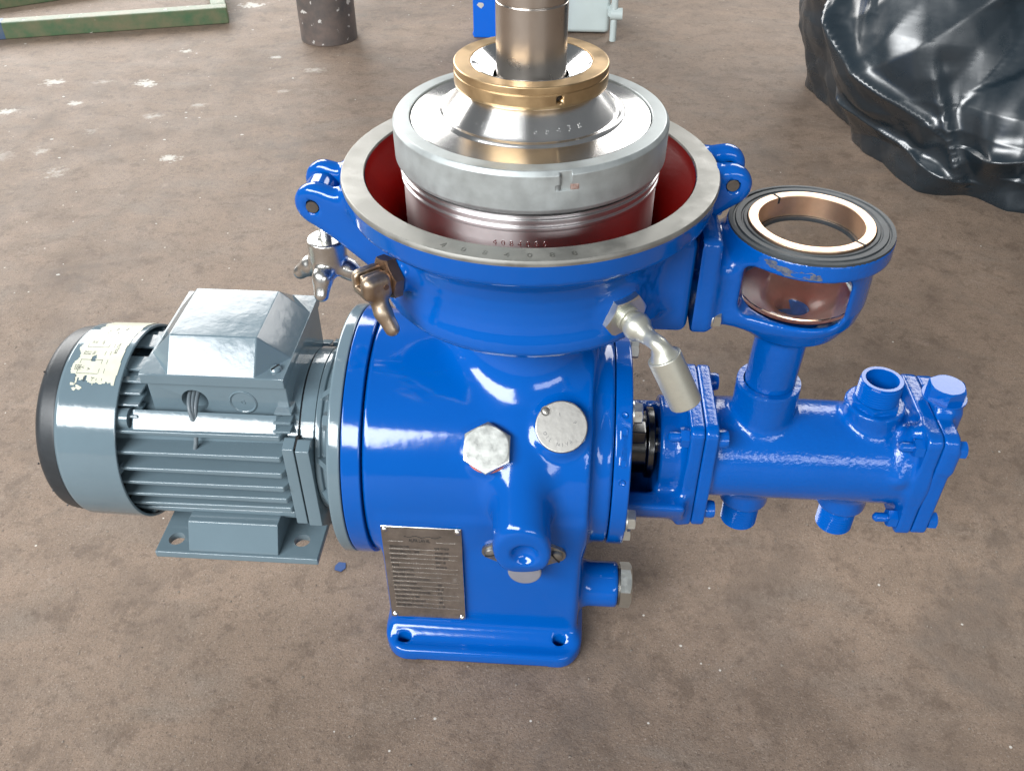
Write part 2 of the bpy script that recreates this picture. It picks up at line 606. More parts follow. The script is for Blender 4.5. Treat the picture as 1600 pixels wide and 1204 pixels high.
def tube_bm(pts, rads, n=20, bm=None, cap=True):
    """swept tube along points"""
    bm = bm or bmesh.new()
    pts = [Vector(p) for p in pts]
    rings = []
    up = Vector((0.13, 0.27, 0.95)).normalized()
    for i, p in enumerate(pts):
        t = (pts[min(i + 1, len(pts) - 1)] - pts[max(i - 1, 0)]).normalized()
        u = t.cross(up).normalized()
        w = u.cross(t).normalized()
        r = rads[i] if isinstance(rads, (list, tuple)) else rads
        rings.append([bm.verts.new(p + (u * math.cos(2 * PI * k / n) + w * math.sin(2 * PI * k / n)) * r) for k in range(n)])
    for a, b in zip(rings, rings[1:]):
        for k in range(n):
            bm.faces.new((a[k], a[(k + 1) % n], b[(k + 1) % n], b[k]))
    if cap:
        bm.faces.new(rings[0][::-1])
        bm.faces.new(rings[-1])
    return bm


def bez(p0, p1, p2, n=10):
    p0, p1, p2 = Vector(p0), Vector(p1), Vector(p2)
    return [p0 * (1 - t) ** 2 + p1 * 2 * t * (1 - t) + p2 * t * t for t in [k / n for k in range(n + 1)]]


def thread_bm(r, z0, z1, pitch, mtx=None, n=40, bm=None):
    prof = [(0, z0), (r * 0.88, z0)]
    z = z0
    while z + pitch <= z1 + 1e-9:
        prof += [(r * 0.90, z + pitch * 0.05), (r, z + pitch * 0.42), (r, z + pitch * 0.55), (r * 0.90, z + pitch * 0.95)]
        z += pitch
    prof += [(r * 0.88, z1), (0, z1)]
    return lathe_bm(prof, n, mtx, bm=bm)


def cut(o, bmc):
    """boolean-subtract a bmesh from a mesh object"""
    me = bpy.data.meshes.new('cutter')
    bmesh.ops.recalc_face_normals(bmc, faces=bmc.faces)
    bmc.to_mesh(me)
    bmc.free()
    c = bpy.data.objects.new('cutter', me)
    C.objects.link(c)
    md = o.modifiers.new('b', 'BOOLEAN')
    md.operation = 'DIFFERENCE'
    md.solver = 'EXACT'
    md.object = c
    # cutter is given in world space; object may be offset
    bpy.context.view_layer.update()
    dg = bpy.context.evaluated_depsgraph_get()
    new = bpy.data.meshes.new_from_object(o.evaluated_get(dg))
    o.modifiers.clear()
    w = o.modifiers.new('normals', 'WEIGHTED_NORMAL')
    w.keep_sharp = True
    w.weight = 90
    old = o.data
    o.data = new
    bpy.data.meshes.remove(old)
    bpy.data.objects.remove(c)
    bpy.data.meshes.remove(me)
    new.polygons.foreach_set('use_smooth', [True] * len(new.polygons))
    new.set_sharp_from_angle(angle=R(35))
    return o


def cyl_bm(r, loc, d, h, n=32, bm=None):
    return lathe_bm([(0, 0), (r, 0), (r, h), (0, h)], n, frame(loc, d), bm=bm)


def text_mesh(name, body, size, extrude, fn, mt, parent, align='CENTER'):
    """flat lettering; fn maps (x, y, z) of the text plane to world"""
    cu = bpy.data.curves.new(name, 'FONT')
    cu.body = body
    cu.size = size
    cu.extrude = extrude
    cu.align_x = align
    cu.align_y = 'CENTER'
    cu.resolution_u = 2
    t = bpy.data.objects.new(name, cu)
    C.objects.link(t)
    bpy.context.view_layer.update()
    me = bpy.data.meshes.new_from_object(t.evaluated_get(bpy.context.evaluated_depsgraph_get()))
    bpy.data.objects.remove(t)
    bpy.data.curves.remove(cu)
    for v in me.vertices:
        v.co = fn(*v.co)
    me.materials.clear()
    me.materials.append(M[mt])
    me.name = name
    return link(name, me, parent)


# ---------------------------------------------------------------- cast bodies: signed distance fields meshed with surface nets
f32 = np.float32


def smin(a, b, k):
    if k <= 0:
        return np.minimum(a, b)
    h = np.maximum(k - np.abs(a - b), 0) / k
    return np.minimum(a, b) - h * h * k * 0.25


def smax(a, b, k):
    return -smin(-a, -b, k)


def sbox(P, x0, x1, y0, y1, z0, z1, r=0.0):
    q = [np.abs(P[i] - (a + b) / 2) - (b - a) / 2 + r for i, (a, b) in enumerate(((x0, x1), (y0, y1), (z0, z1)))]
    out = np.sqrt(np.maximum(q[0], 0) ** 2 + np.maximum(q[1], 0) ** 2 + np.maximum(q[2], 0) ** 2)
    return out + np.minimum(np.maximum(np.maximum(q[0], q[1]), q[2]), 0) - r


def scyl(P, a, b, rad, r=0.0, rad2=None):
    a = np.array(a, float)
    b = np.array(b, float)
    L = np.linalg.norm(b - a)
    d = (b - a) / L
    t = sum((P[i] - a[i]) * d[i] for i in range(3))
    rr = np.sqrt(np.maximum(sum((P[i] - a[i] - t * d[i]) ** 2 for i in range(3)), 0))
    R_ = rad if rad2 is None else rad + (rad2 - rad) * np.clip(t / L, 0, 1)
    q0 = rr - R_ + r
    q1 = np.abs(t - L / 2) - L / 2 + r
    return np.sqrt(np.maximum(q0, 0) ** 2 + np.maximum(q1, 0) ** 2) + np.minimum(np.maximum(q0, q1), 0) - r


def scap(P, a, b, ra, rb=None):
    a = np.array(a, float)
    b = np.array(b, float)
    rb = ra if rb is None else rb
    ab = b - a
    t = np.clip(sum((P[i] - a[i]) * ab[i] for i in range(3)) / (ab @ ab), 0, 1)
    return np.sqrt(sum((P[i] - a[i] - t * ab[i]) ** 2 for i in range(3))) - (ra + (rb - ra) * t)


def srev(P, poly, cx=0.0, cy=0.0, r=0.0):
    """revolved polygon (r,z) about a vertical axis"""
    x = np.sqrt((P[0] - cx) ** 2 + (P[1] - cy) ** 2)
    y = P[2]
    d = np.full(x.shape, 1e9)
    s = np.ones(x.shape)
    n = len(poly)
    for i in range(n):
        ax, ay = poly[i]
        bx, by = poly[i - 1]
        ex, ey = bx - ax, by - ay
        wx, wy = x - ax, y - ay
        t = np.clip((wx * ex + wy * ey) / (ex * ex + ey * ey), 0, 1)
        d = np.minimum(d, (wx - ex * t) ** 2 + (wy - ey * t) ** 2)
        c1 = y >= ay
        c2 = y < by
        c3 = ex * wy > ey * wx
        flip = (c1 & c2 & c3) | (~c1 & ~c2 & ~c3)
        s = np.where(flip, -s, s)
    return s * np.sqrt(d) - r


def mesh_sdf(name, fn, lo, hi, h, mt, parent, newton=3):
    ax = [np.arange(lo[i], hi[i] + h, h) for i in range(3)]
    nx, ny, nz = map(len, ax)
    V = np.empty((nx, ny, nz), f32)
    step = max(1, int(1.2e6 // (ny * nz)))
    for i in range(0, nx, step):
        P = np.meshgrid(ax[0][i:i + step], ax[1], ax[2], indexing='ij')
        V[i:i + step] = fn(P)
    ins = V < 0
    # active cells
    cs = np.zeros((nx - 1, ny - 1, nz - 1), np.int8)
    for dx in (0, 1):
        for dy in (0, 1):
            for dz in (0, 1):
                cs += ins[dx:nx - 1 + dx, dy:ny - 1 + dy, dz:nz - 1 + dz]
    act = (cs > 0) & (cs < 8)
    idx = -np.ones(act.shape, np.int64)
    cells = np.argwhere(act)
    idx[act] = np.arange(len(cells))
    acc = np.zeros((len(cells), 3))
    cnt = np.zeros(len(cells))
    for axis in range(3):
        o1, o2 = [i for i in range(3) if i != axis]
        for a in (0, 1):
            for b in (0, 1):
                c0 = cells.copy()
                c0[:, o1] += a
                c0[:, o2] += b
                c1 = c0.copy()
                c1[:, axis] += 1
                v0 = V[tuple(c0.T)]
                v1 = V[tuple(c1.T)]
                m = (v0 < 0) != (v1 < 0)
                t = np.where(m, v0 / np.where(m, v0 - v1, 1), 0)
                pt = c0.astype(float)
                pt[:, axis] += t
                acc[m] += pt[m]
                cnt[m] += 1
    vert = acc / cnt[:, None] * h + np.array(lo)
    quads = []
    for axis in range(3):
        o1, o2 = (axis + 1) % 3, (axis + 2) % 3
        sl0 = [slice(None)] * 3
        sl1 = [slice(None)] * 3
        sl0[axis] = slice(0, -1)
        sl1[axis] = slice(1, None)
        ch = ins[tuple(sl0)] != ins[tuple(sl1)]
        e = np.argwhere(ch)
        e = e[(e[:, o1] > 0) & (e[:, o2] > 0) & (e[:, o1] < V.shape[o1] - 1) & (e[:, o2] < V.shape[o2] - 1)]
        inside0 = ins[tuple(e.T)]
        q = []
        for a, b in ((1, 1), (0, 1), (0, 0), (1, 0)):
            c = e.copy()
            c[:, o1] -= a
            c[:, o2] -= b
            q.append(idx[tuple(c.T)])
        q = np.stack(q, 1)
        q[~inside0] = q[~inside0][:, ::-1]
        quads.append(q)
    quads = np.concatenate(quads)
    for _ in range(newton):
        P = [vert[:, i] for i in range(3)]
        f0 = fn(P)
        g = np.empty_like(vert)
        e = h * 0.08
        for i in range(3):
            Pp = list(P)
            Pp[i] = P[i] + e
            Pm = list(P)
            Pm[i] = P[i] - e
            g[:, i] = (fn(Pp) - fn(Pm)) / (2 * e)
        gg = np.maximum((g * g).sum(1), 0.25)
        stp = -(f0 / gg)[:, None] * g
        ln = np.linalg.norm(stp, axis=1)
        stp *= np.minimum(1, 0.6 * h / np.maximum(ln, 1e-12))[:, None]
        vert = vert + stp
    me = bpy.data.meshes.new(name)
    me.vertices.add(len(vert))
    me.vertices.foreach_set('co', vert.astype(f32).ravel())
    me.loops.add(quads.size)
    me.loops.foreach_set('vertex_index', quads.astype(np.int32).ravel())
    me.polygons.add(len(quads))
    me.polygons.foreach_set('loop_start', np.arange(0, quads.size, 4, dtype=np.int32))
    me.update(calc_edges=True)
    me.validate()
    finish(me, M[mt], 60)
    return link(name, me, parent)


# ---------------------------------------------------------------- setting
bm = bmesh.new()
xs = [-30, -8, -3, -1.5, 0, 1.5, 3, 8, 30]
g = [[bm.verts.new((x, y, 0)) for y in xs] for x in xs]
for i in range(8):
    for j in range(8):
        bm.faces.new((g[i][j], g[i + 1][j], g[i + 1][j + 1], g[i][j + 1]))
fl = obj('floor', bm, 'floor')
fl['kind'] = 'structure'

# ================================================================ THE SEPARATOR
SEP = thing('centrifugal_separator', 'glossy blue centrifugal oil separator with grey motor, sight glass and pump on the concrete floor', 'separator', (-0.035, -0.02, 0))
ZA = 0.178      # pump shaft height
ZB = 0.182      # gear housing axis height
ZM = 0.179      # motor axis height
NRM = np.array([0, -0.686, 0.728])
CAPC = np.array([0.0333, -0.0837, 0.2666])


def frame_sdf(P):
    X, Y, Z = P
    d = scyl(P, (-0.1372, 0, ZB), (0.060, 0, ZB), 0.1176, 0.003, 0.1130)
    # column
    col = sbox(P, -0.1275, 0.0575, -0.1145, 0.1145, 0.002, ZB, 0.007)
    d = smin(d, col, 0.010)
    # shoulder and pedestal flange
    d = smin(d, sbox(P, -0.1285, 0.0590, -0.1225, 0.1225, 0.0, 0.024, 0.007), 0.010)
    plan = sbox(P, -0.1300, 0.0605, -0.1405, 0.1405, -0.05, 0.06, 0.022)
    foot = smax(plan, np.abs(Z - 0.0085) - 0.0085, 0.005)
    d = smin(d, foot, 0.010)
    # right step
    d = smin(d, scyl(P, (0.045, 0, ZB), (0.0795, 0, ZB), 0.1005, 0.003), 0.010)
    # bowl shell
    bowl = srev(P, [(0, 0.352), (0.080, 0.356), (0.105, 0.3615), (0.1160, 0.3655), (0.1200, 0.3705), (0.1192, 0.3770), (0.1165, 0.3840), (0.1147, 0.3920), (0.1141, 0.4020), (0.1152, 0.4130), (0.1190, 0.4250), (0.1247, 0.4335), (0.1375, 0.4405), (0.1425, 0.4460), (0.1447, 0.4622), (0.0, 0.4622)], r=0.0020)
    neck = scyl(P, (0, 0, 0.24), (0, 0, 0.375), 0.054, 0.0)
    d = smin(d, neck, 0.030)
    d = smin(d, bowl, 0.024)
    # boss towards the sight glass
    d = smin(d, sbox(P, 0.060, 0.1320, -0.048, 0.046, 0.342, 0.428, 0.008), 0.014)
    # drain boss
    d = smin(d, scyl(P, (0.03, -0.078, 0.0575), (0.0955, -0.078, 0.0575), 0.0225, 0.003), 0.012)
    # oil-sight nose
    ndir = np.array((0.0055, -0.150, 0.181)) - np.array((0.0, -0.070, 0.231))
    nose = scyl(P, (-0.0035, -0.056, 0.2420), tuple(np.array((0.0045, -0.150, 0.181)) + 0.15 * ndir), 0.0250, 0.004)
    nose = smax(nose, -(Y + 0.1525), 0.006)
    d = smin(d, nose, 0.016)
    # cap boss
    c0, c1 = CAPC - 0.035 * NRM, CAPC - 0.003 * NRM
    d = smin(d, scyl(P, c0, c1, 0.0228, 0.003), 0.010)
    # plug seat
    pc = np.array((-0.0285, -0.0951, 0.2476))
    pn = np.array((0, -0.64, 0.768))
    d = smin(d, scyl(P, pc - 0.03 * pn, pc - 0.004 * pn, 0.0205, 0.002), 0.006)
    # seat of the bronze nut and of the lever nut
    a = np.array((-0.0975, -0.0835, 0.412))
    r_ = np.array((-0.76, -0.65, 0.0))
    d = smin(d, scyl(P, a - 0.03 * r_, a + 0.000 * r_, 0.0150, 0.002), 0.010)
    a = np.array((0.0741, -0.0879, 0.3889))
    r_ = np.array((0.574, -0.759, -0.308))
    d = smin(d, scyl(P, a - 0.03 * r_, a - 0.002 * r_, 0.0180, 0.003), 0.012)
    # hinge lugs (two ears each side)
    for sx, y0, zc, xc in ((-1, -0.034, 0.4425, -0.1645), (-1, -0.002, 0.4465, -0.1630), (1, 0.005, 0.4500, 0.1575), (1, 0.037, 0.4520, 0.1560)):
        ear = scap(P, (xc, y0 + 0.001, zc), (sx * 0.125, y0, zc - 0.008), 0.0150, 0.022)
        ear = smin(ear, scap(P, (xc, y0, zc), (sx * 0.118, y0 - 0.012 * (sx < 0), zc - 0.035), 0.014, 0.014), 0.01)
        ear = smax(ear, np.abs(Y - y0 + (0.22 * (X + 0.16) if sx < 0 else 0.0)) - (0.0078 if y0 in (-0.034, 0.005) else 0.0075), 0.006)
        ear = smax(ear, -np.maximum(np.sqrt(X * X + Y * Y) - 0.1476, 0.4560 - Z), 0.001)
        d = smin(d, ear, 0.007)
    # ---- subtractions
    inner = srev(P, [(0, 0.375), (0.1015, 0.3765), (0.1045, 0.4100), (0.1160, 0.4400), (0.1268, 0.4556), (0.1290, 0.4655), (0.1290, 0.52), (0, 0.52)])
    d = smax(d, -inner, 0.0012)
    # eye holes
    for c, y in (((-0.1660, 0.4428), -0.034), ((0.1590, 0.4520), 0.0)):
        d = smax(d, -scyl(P, (c[0], y - 0.03, c[1]), (c[0], y + 0.05, c[1]), 0.0055), 0.0015)
    # slots in the foot
    for x, y in ((-0.1124, -0.1258), (0.0402, -0.1215)):
        d = smax(d, -scap(P, (x, y, -0.02), (x, y, 0.05), 0.0040), 0.0012)
        d = smax(d, -smax(np.sqrt(np.maximum(np.abs(X - x) - 0.0022, 0) ** 2 + (Y - y) ** 2) - 0.0040, Z - 0.03, 0.0), 0.0012)
    # relief under the foot
    d = smax(d, -sbox(P, -0.098, 0.030, -0.2, 0.2, -0.02, 0.0022, 0.001), 0.002)
    # dimple
    d = smax(d, -(np.sqrt((X - 0.0068) ** 2 + (Y + 0.1570) ** 2 + (Z - 0.1800) ** 2) - 0.0130), 0.003)
    return d


casting = mesh_sdf('frame_casting', frame_sdf, (-0.190, -0.165, -0.006), (0.182, 0.150, 0.472), 0.0026, 'blue', SEP)
# red-painted inside of the bowl frame
ins = [(0, 0.3768), (0.1006, 0.3778), (0.1037, 0.4102), (0.1152, 0.4404), (0.1260, 0.4560), (0.1282, 0.4640)]
obj('red_lining', lathe_bm(ins, 128), 'red', SEP, 60)
# machined rim
obj('rim_face', lathe_bm(rounded([(0.1283, 0.4600), (0.1290, 0.4655), (0.1462, 0.4655), (0.1470, 0.4632), (0.1466, 0.4610)], 0.0006, 2), 160), 'rim', SEP, 40)
for i, ch in enumerate('4084088'):
    a = R(-112 + i * 6.2)
    def fr(x, y, z, a=a):
        rr = 0.1392 - y
        aa = a + x / 0.139
        return Vector((rr * math.cos(aa), rr * math.sin(aa), 0.46565 + z))
    text_mesh('rim_stamp', ch, 0.008, 0.0001, fr, 'stamp_dark', SEP)

# blue flange against the motor
obj('housing_flange', lathe_bm(rounded([(0, 0), (0.1205, 0), (0.1205, 0.0168), (0.112, 0.0168)], 0.0016), 128, Matrix.Translation((-0.1547, 0, ZB)) @ FX), 'blue', SEP)
# right end ring with cast lettering
rf = obj('end_flange', lathe_bm(rounded([(0.096, 0), (0.1000, 0), (0.1000, 0.0150), (0, 0.0150)], 0.0022), 128, Matrix.Translation((0.0803, 0, ZB - 0.002)) @ FX), 'blue', SEP)


def ring_pt(x, ang, rr):     # ang measured from front (-Y) upward
    return Vector((x, -rr * math.cos(ang), ZB - 0.002 + rr * math.sin(ang)))


for ang in (R(54), R(20)):
    p0 = ring_pt(0.0879, ang, 0.1002)
    obj('cast_stud', lathe_bm([(0.0032, -0.001), (0.0032, 0.0003), (0.0026, 0.0011), (0.0018, 0.0005), (0, 0.0003)], 20, frame(p0, (0, -math.cos(ang), math.sin(ang)))), 'blue', rf)
bm = bmesh.new()
outl = [(0.0034 * math.cos(t), 0.0034 * math.sin(t) + (0.0145 if math.sin(t) > 0 else -0.0145)) for t in [2 * PI * k / 28 for k in range(28)]]
pr = []
for sc_, hh in ((1.0, -0.0006), (1.0, 0.0007), (0.78, 0.0008), (0.74, 0.0003)):
    pr.append([bm.verts.new(ring_pt(0.0879 + x * sc_, R(38) + y * (0.97 if sc_ < 1 else 1) / 0.1, 0.1 + hh)) for x, y in outl])
for a_, b_ in zip(pr, pr[1:]):
    for k in range(28):
        bm.faces.new((a_[k], a_[(k + 1) % 28], b_[(k + 1) % 28], b_[k]))
bm.faces.new(pr[-1])
obj('cast_cartouche', bm, 'blue', rf)
text_mesh('cast_lettering', 'SVARSN', 0.0056, 0.0004, lambda x, y, z: ring_pt(0.0879 + y, R(38) - x * 1.15 / 0.1, 0.1006 + z), 'blue', rf)


def bolt(parent, loc, d, ap, h, mt, rot=0.3, washer=True, name='bolt', shank=0.0):
    o = obj(name, hex_bm(ap, h, loc, d, rot), mt, parent, 30)
    dv = Vector(d).normalized()
    if washer:
        obj('washer', lathe_bm(disc_prof(ap * 1.32, 0.0016, 0.0004), 36, frame(Vector(loc) - dv * 0.0014, d)), 'zinc' if mt in ('zinc',) else mt, o)
    return o


for ang, rr in ((R(57), 0.086), (R(-13), 0.090), (R(-48), 0.090), (R(118), 0.088), (R(200), 0.088)):
    bolt(SEP, (0.0967, -rr * math.cos(ang), ZB + rr * math.sin(ang)), (1, 0, 0), 0.0085, 0.0075, 'zinc', rot=0.2)

# name plate
PX0, PX1, PZ0, PZ1, PY = -0.1238, -0.0513, 0.0420, 0.1715, -0.1190
np_ = obj('nameplate', box_bm(PX0, PX1, PY, PY + 0.0012, PZ0, PZ1, 0.0003, 1), 'plate', SEP)
for x in (PX0 + 0.0035, PX1 - 0.0035):
    for z in (PZ0 + 0.0035, PZ1 - 0.0035):
        obj('rivet', lathe_bm([(0.0030, -0.0008), (0.0030, 0.0006), (0.0022, 0.0017), (0.001, 0.0022), (0, 0.0023)], 20, frame((x, PY, z), (0, -1, 0))), 'chrome', np_)
pw, ph = PX1 - PX0, PZ1 - PZ0


def on_plate(u, v):
    return lambda x, y, z: Vector((PX0 + u * pw + x * 0.72, PY - 0.00012 - z, PZ1 - v * ph + y * 1.25))


text_mesh('plate_logo', 'ALFA LAVAL', 0.0050, 0.0001, on_plate(0.47, 0.135), 'ink', np_)
bm = bmesh.new()
for k in range(14):      # wavy emblem strokes above the logo
    u0 = 0.28 + k * 0.034
    box_bm(PX0 + u0 * pw, PX0 + (u0 + 0.028) * pw, PY - 0.00022, PY - 0.0001, PZ1 - (0.098 + 0.008 * math.sin(k * 1.3)) * ph, PZ1 - (0.094 + 0.008 * math.sin(k * 1.3)) * ph, bm=bm)
obj('plate_emblem', bm, 'ink', np_)
rows = [('SEPARATOR TYPE', 'MAB 103 B-24'), ('MANUF. SERIAL NO / YEAR', '4084080 1999'), ('PRODUCT NO', '881241-08-02'), ('BOWL', '553671-80'), ('FRAME', '548 638-06'),
        ('MACHINE BOTTOM', ''), ('MAX. SPEED (BOWL)', ''), ('DIRECTION OF ROTATION BOWL', ''), ('SPEED MOTOR SHAFT', '1500'), ('EL. CURRENT FREQUENCY', '50  60'),
        ('RECOMMENDED MOTOR POWER', '0.75'), ('MAX DENSITY OF FEED', '1100'), ('MAX DENSITY OF SEDIMENT', '1800'), ('PROCESS TEMP. MIN/MAX', '0 / 100')]
bml = bmesh.new()
for k, (a_, b_) in enumerate(rows):
    v = 0.205 + k * 0.050
    text_mesh('plate_text', a_, 0.0031, 0.0001, on_plate(0.085, v), 'ink', np_, 'LEFT')
    if b_:
        text_mesh('plate_text', b_, 0.0031, 0.0001, on_plate(0.65, v + 0.004), 'ink', np_, 'LEFT')
    zz = PZ1 - (v + 0.025) * ph
    box_bm(PX0 + 0.07 * pw, PX0 + (0.93 if k % 3 else 0.72) * pw, PY - 0.00022, PY - 0.0001, zz - 0.00042, zz + 0.00042, bm=bml)
for u0, u1 in ((0.07, 0.26), (0.68, 0.93)):
    box_bm(PX0 + u0 * pw, PX0 + u1 * pw, PY - 0.00022, PY - 0.0001, PZ1 - 0.150 * ph - 0.0003, PZ1 - 0.150 * ph + 0.0003, bm=bml)
obj('plate_ruling', bml, 'ink2', np_)

# hexagon plug with red fibre washer
pc = Vector((-0.0285, -0.0951, 0.2476))
pn = Vector((0, -0.64, 0.768)).normalized()
pl = obj('oil_plug', hex_bm(0.0193, 0.0125, pc + pn * 0.0005, pn, rot=R(30), seg=10), 'zinc', SEP, 30)
obj('fibre_washer', lathe_bm(disc_prof(0.0205, 0.0028, 0.0004), 48, frame(pc - pn * 0.0026, pn)), 'washer', pl)
# round cap
cn = Vector(NRM).normalized()
cc = Vector(CAPC)
cp = obj('round_cap', lathe_bm(rounded([(0, -0.003), (0.0222, -0.003), (0.0222, 0.0042), (0, 0.0042)], 0.0012), 72, frame(cc, cn)), 'cap', SEP)
ux = Vector((1, 0, 0))
uy = cn.cross(ux).normalized()
spot = cc + cn * 0.0043 - ux * 0.0135 + uy * 0.0128
obj('cap_punch_mark', lathe_bm([(0.0044, -0.0002), (0.0042, 0.00035), (0.0034, 0.0003), (0.0030, -0.0001), (0.0015, 0.0001), (0, 0.0002)], 24, frame(spot, cn)), 'cast', cp)
for w_, ang0, rad in (('OIL', 205, 0.0150), ('NIVÅ', 262, 0.0155), ('6', 20, 0.0120), ('1', 100, 0.0105)):
    for j, ch in enumerate(w_):
        a = R(ang0 + j * 14)
        def fcap(x, y, z, a=a, rad=rad):
            lx = rad * math.cos(a) + x * -math.sin(a) - y * math.cos(a)
            ly = rad * math.sin(a) + x * math.cos(a) - y * math.sin(a)
            return cc + ux * lx + uy * ly + cn * (0.00425 + z)
        text_mesh('cap_stamp', ch, 0.0042, 0.0001, fcap, 'stamp', cp)

# oil sight flange with two slotted screws and the milky lens
sf = Vector((0.0043, -0.1150, 0.1430))
prof = []
n_ = 40
for k in range(n_):
    a = 2 * PI * k / n_
    ca, sa = math.cos(a), math.sin(a)
    # oval (rhombic) flange outline from hull of three circles
    best = 0
    for (ox, rr) in ((-0.0295, 0.0085), (0, 0.0215), (0.0295, 0.0085)):
        best = max(best, ox * ca + rr)
    prof.append((a, best))
pts_ = []
for k in range(n_):     # support function -> outline
    a, h0 = prof[k]
    h1 = prof[(k + 1) % n_][1]
    hm = prof[k - 1][1]
    dh = (h1 - hm) / (4 * PI / n_)
    pts_.append((h0 * math.cos(a) - dh * math.sin(a), h0 * math.sin(a) + dh * math.cos(a)))
FMt = Matrix(((1, 0, 0, sf.x), (0, 0, -1, sf.y), (0, 1, 0, sf.z), (0, 0, 0, 1)))
fo = obj('sight_flange', prism_bm(pts_, 0.0, 0.0036, FMt, 0.0), 'cap', SEP, 40)
for s in (-1, 1):
    sc = obj('slotted_screw', lathe_bm([(0.0066, 0.0034), (0.0066, 0.0050), (0.0055, 0.0066), (0.003, 0.0074), (0, 0.0076)], 28, FMt @ Matrix.Translation((s * 0.0290, 0, 0))), 'cap', fo)
    slot = box_bm(-0.0007, 0.0007, -0.0058, 0.0058, 0.0060, 0.00775)
    bmesh.ops.transform(slot, matrix=FMt @ Matrix.Translation((s * 0.0290, 0, 0)) @ Matrix.Rotation(R(70 - 35 * s), 4, 'Z'), verts=slot.verts)
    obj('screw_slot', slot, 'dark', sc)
obj('sight_lens', lathe_bm(rounded([(0, 0.0030), (0.0152, 0.0030), (0.0150, 0.0240), (0, 0.0240)], 0.002), 48, FMt @ Matrix.Translation((0.002, -0.002, 0))), 'lens', fo)

# drain plug
dp = obj('drain_plug', hex_bm(0.0195, 0.0115, (0.0978, -0.078, 0.0575), (1, 0, 0), rot=R(30), seg=10), 'zinc', SEP, 30)
obj('plug_washer', lathe_bm(disc_prof(0.0200, 0.0022, 0.0004), 48, frame((0.0957, -0.078, 0.0575), (1, 0, 0))), 'cast', dp)

# swing bolt and wing nut under the left lug
YB = -0.018
XB = -0.1655
sw = obj('swing_bolt', thread_bm(0.0048, 0.398, 0.428, 0.0017, Matrix.Translation((XB, YB, 0)), 28), 'zinc', SEP)
obj('eye', cyl_bm(0.0135, (XB + 0.002, YB - 0.0085, 0.4445), (0, 1, 0), 0.016, 32), 'blue', sw)
obj('bolt_shank', cyl_bm(0.0046, (XB, YB, 0.420), (0, 0, 1), 0.022, 24), 'zinc', sw)
obj('hinge_pin', cyl_bm(0.0048, (-0.1660, -0.0405, 0.4428), (0, 1, 0), 0.045, 28), 'cast', SEP)
obj('hinge_pin', cyl_bm(0.0048, (0.1590, -0.0010, 0.4520), (0, 1, 0), 0.045, 28), 'cast', SEP)
obj('hinge_tongue', box_bm(0.145, 0.168, 0.0135, 0.0285, 0.4365, 0.4600, 0.005, 3), 'blue', SEP)
WZ = 0.4035


def wing_sdf(P):
    c = (XB, YB)
    d = scyl(P, (c[0], c[1], WZ - 0.029), (c[0], c[1], WZ), 0.0156, 0.0015)
    for ang, L, dz in ((R(172), 0.0275, -0.0360), (R(262), 0.0240, -0.0400), (R(-8), 0.0295, -0.0365), (R(82), 0.026, -0.036)):
        ca, sa = math.cos(ang), math.sin(ang)
        mid = (c[0] + ca * 0.0165, c[1] + sa * 0.0165, WZ - 0.0280)
        a0 = (c[0] + ca * 0.005, c[1] + sa * 0.005, WZ - 0.0235)
        tip = (c[0] + ca * L, c[1] + sa * L, WZ + dz)
        arm = smin(scap(P, a0, mid, 0.0090, 0.0078), scap(P, mid, tip, 0.0078, 0.0062), 0.005)
        d = smin(d, arm, 0.004)
    d = smax(d, -scyl(P, (c[0], c[1], WZ - 0.002), (c[0], c[1], WZ + 0.01), 0.0056), 0.0008)
    return d


mesh_sdf('wing_nut', wing_sdf, (XB - 0.04, YB - 0.04, WZ - 0.050), (XB + 0.04, YB + 0.04, WZ + 0.006), 0.0012, 'chrome', SEP)

# bronze spigot nut with thumb lever
bn = Vector((-0.0975, -0.0835, 0.412))
bd = Vector((-0.76, -0.65, 0.0)).normalized()
hx = obj('bronze_nut', hex_bm(0.0148, 0.0085, bn + bd * 0.0005, bd, rot=0.25, seg=8), 'bronze_dark', SEP, 30)
kn = np.array(bn + bd * 0.0175)
sd = np.array(bd.cross(Vector((0, 0, 1))).normalized())


def thumb_sdf(P):
    b0 = np.array(bn + bd * 0.004)
    stem = scap(P, tuple(b0), tuple(kn), 0.0090, 0.0090)
    Q = [P[i] - kn[i] for i in range(3)]
    u = sum(Q[i] * bd[i] for i in range(3))
    w = sum(Q[i] * sd[i] for i in range(3))
    L = [u, w, Q[2]]
    d = smin(stem, sbox(L, -0.0115, 0.0135, -0.0135, 0.0135, -0.0105, 0.0100, 0.0065), 0.003)
    slot = sbox(L, -0.0110, 0.0200, -0.0040, 0.0040, -0.0010, 0.0200, 0.001)
    d = smax(d, -slot, 0.0010)
    tongue = sbox(L, -0.0080, 0.0105, -0.0026, 0.0026, -0.004, 0.0085, 0.002)
    d = np.minimum(d, tongue)
    # thumb
    p0 = kn + np.array((0.002, -0.004, -0.006))
    p1 = p0 + np.array((0.0050, -0.006, -0.0140))
    p2 = p1 + np.array((0.0065, -0.0040, -0.0120))
    th = smin(scap(P, tuple(p0), tuple(p1), 0.0075, 0.0066), scap(P, tuple(p1), tuple(p2), 0.0066, 0.0058), 0.003)
    return smin(d, th, 0.004)


mesh_sdf('thumb_lever', thumb_sdf, tuple(kn - 0.05), tuple(kn + 0.04), 0.0012, 'bronze', SEP)
obj('lever_pin', cyl_bm(0.0022, Vector(kn) - Vector(sd) * 0.0138 + Vector((0, 0, 0.001)) - bd * 0.003, Vector(sd), 0.0276, 20), 'bronze_dark', SEP)

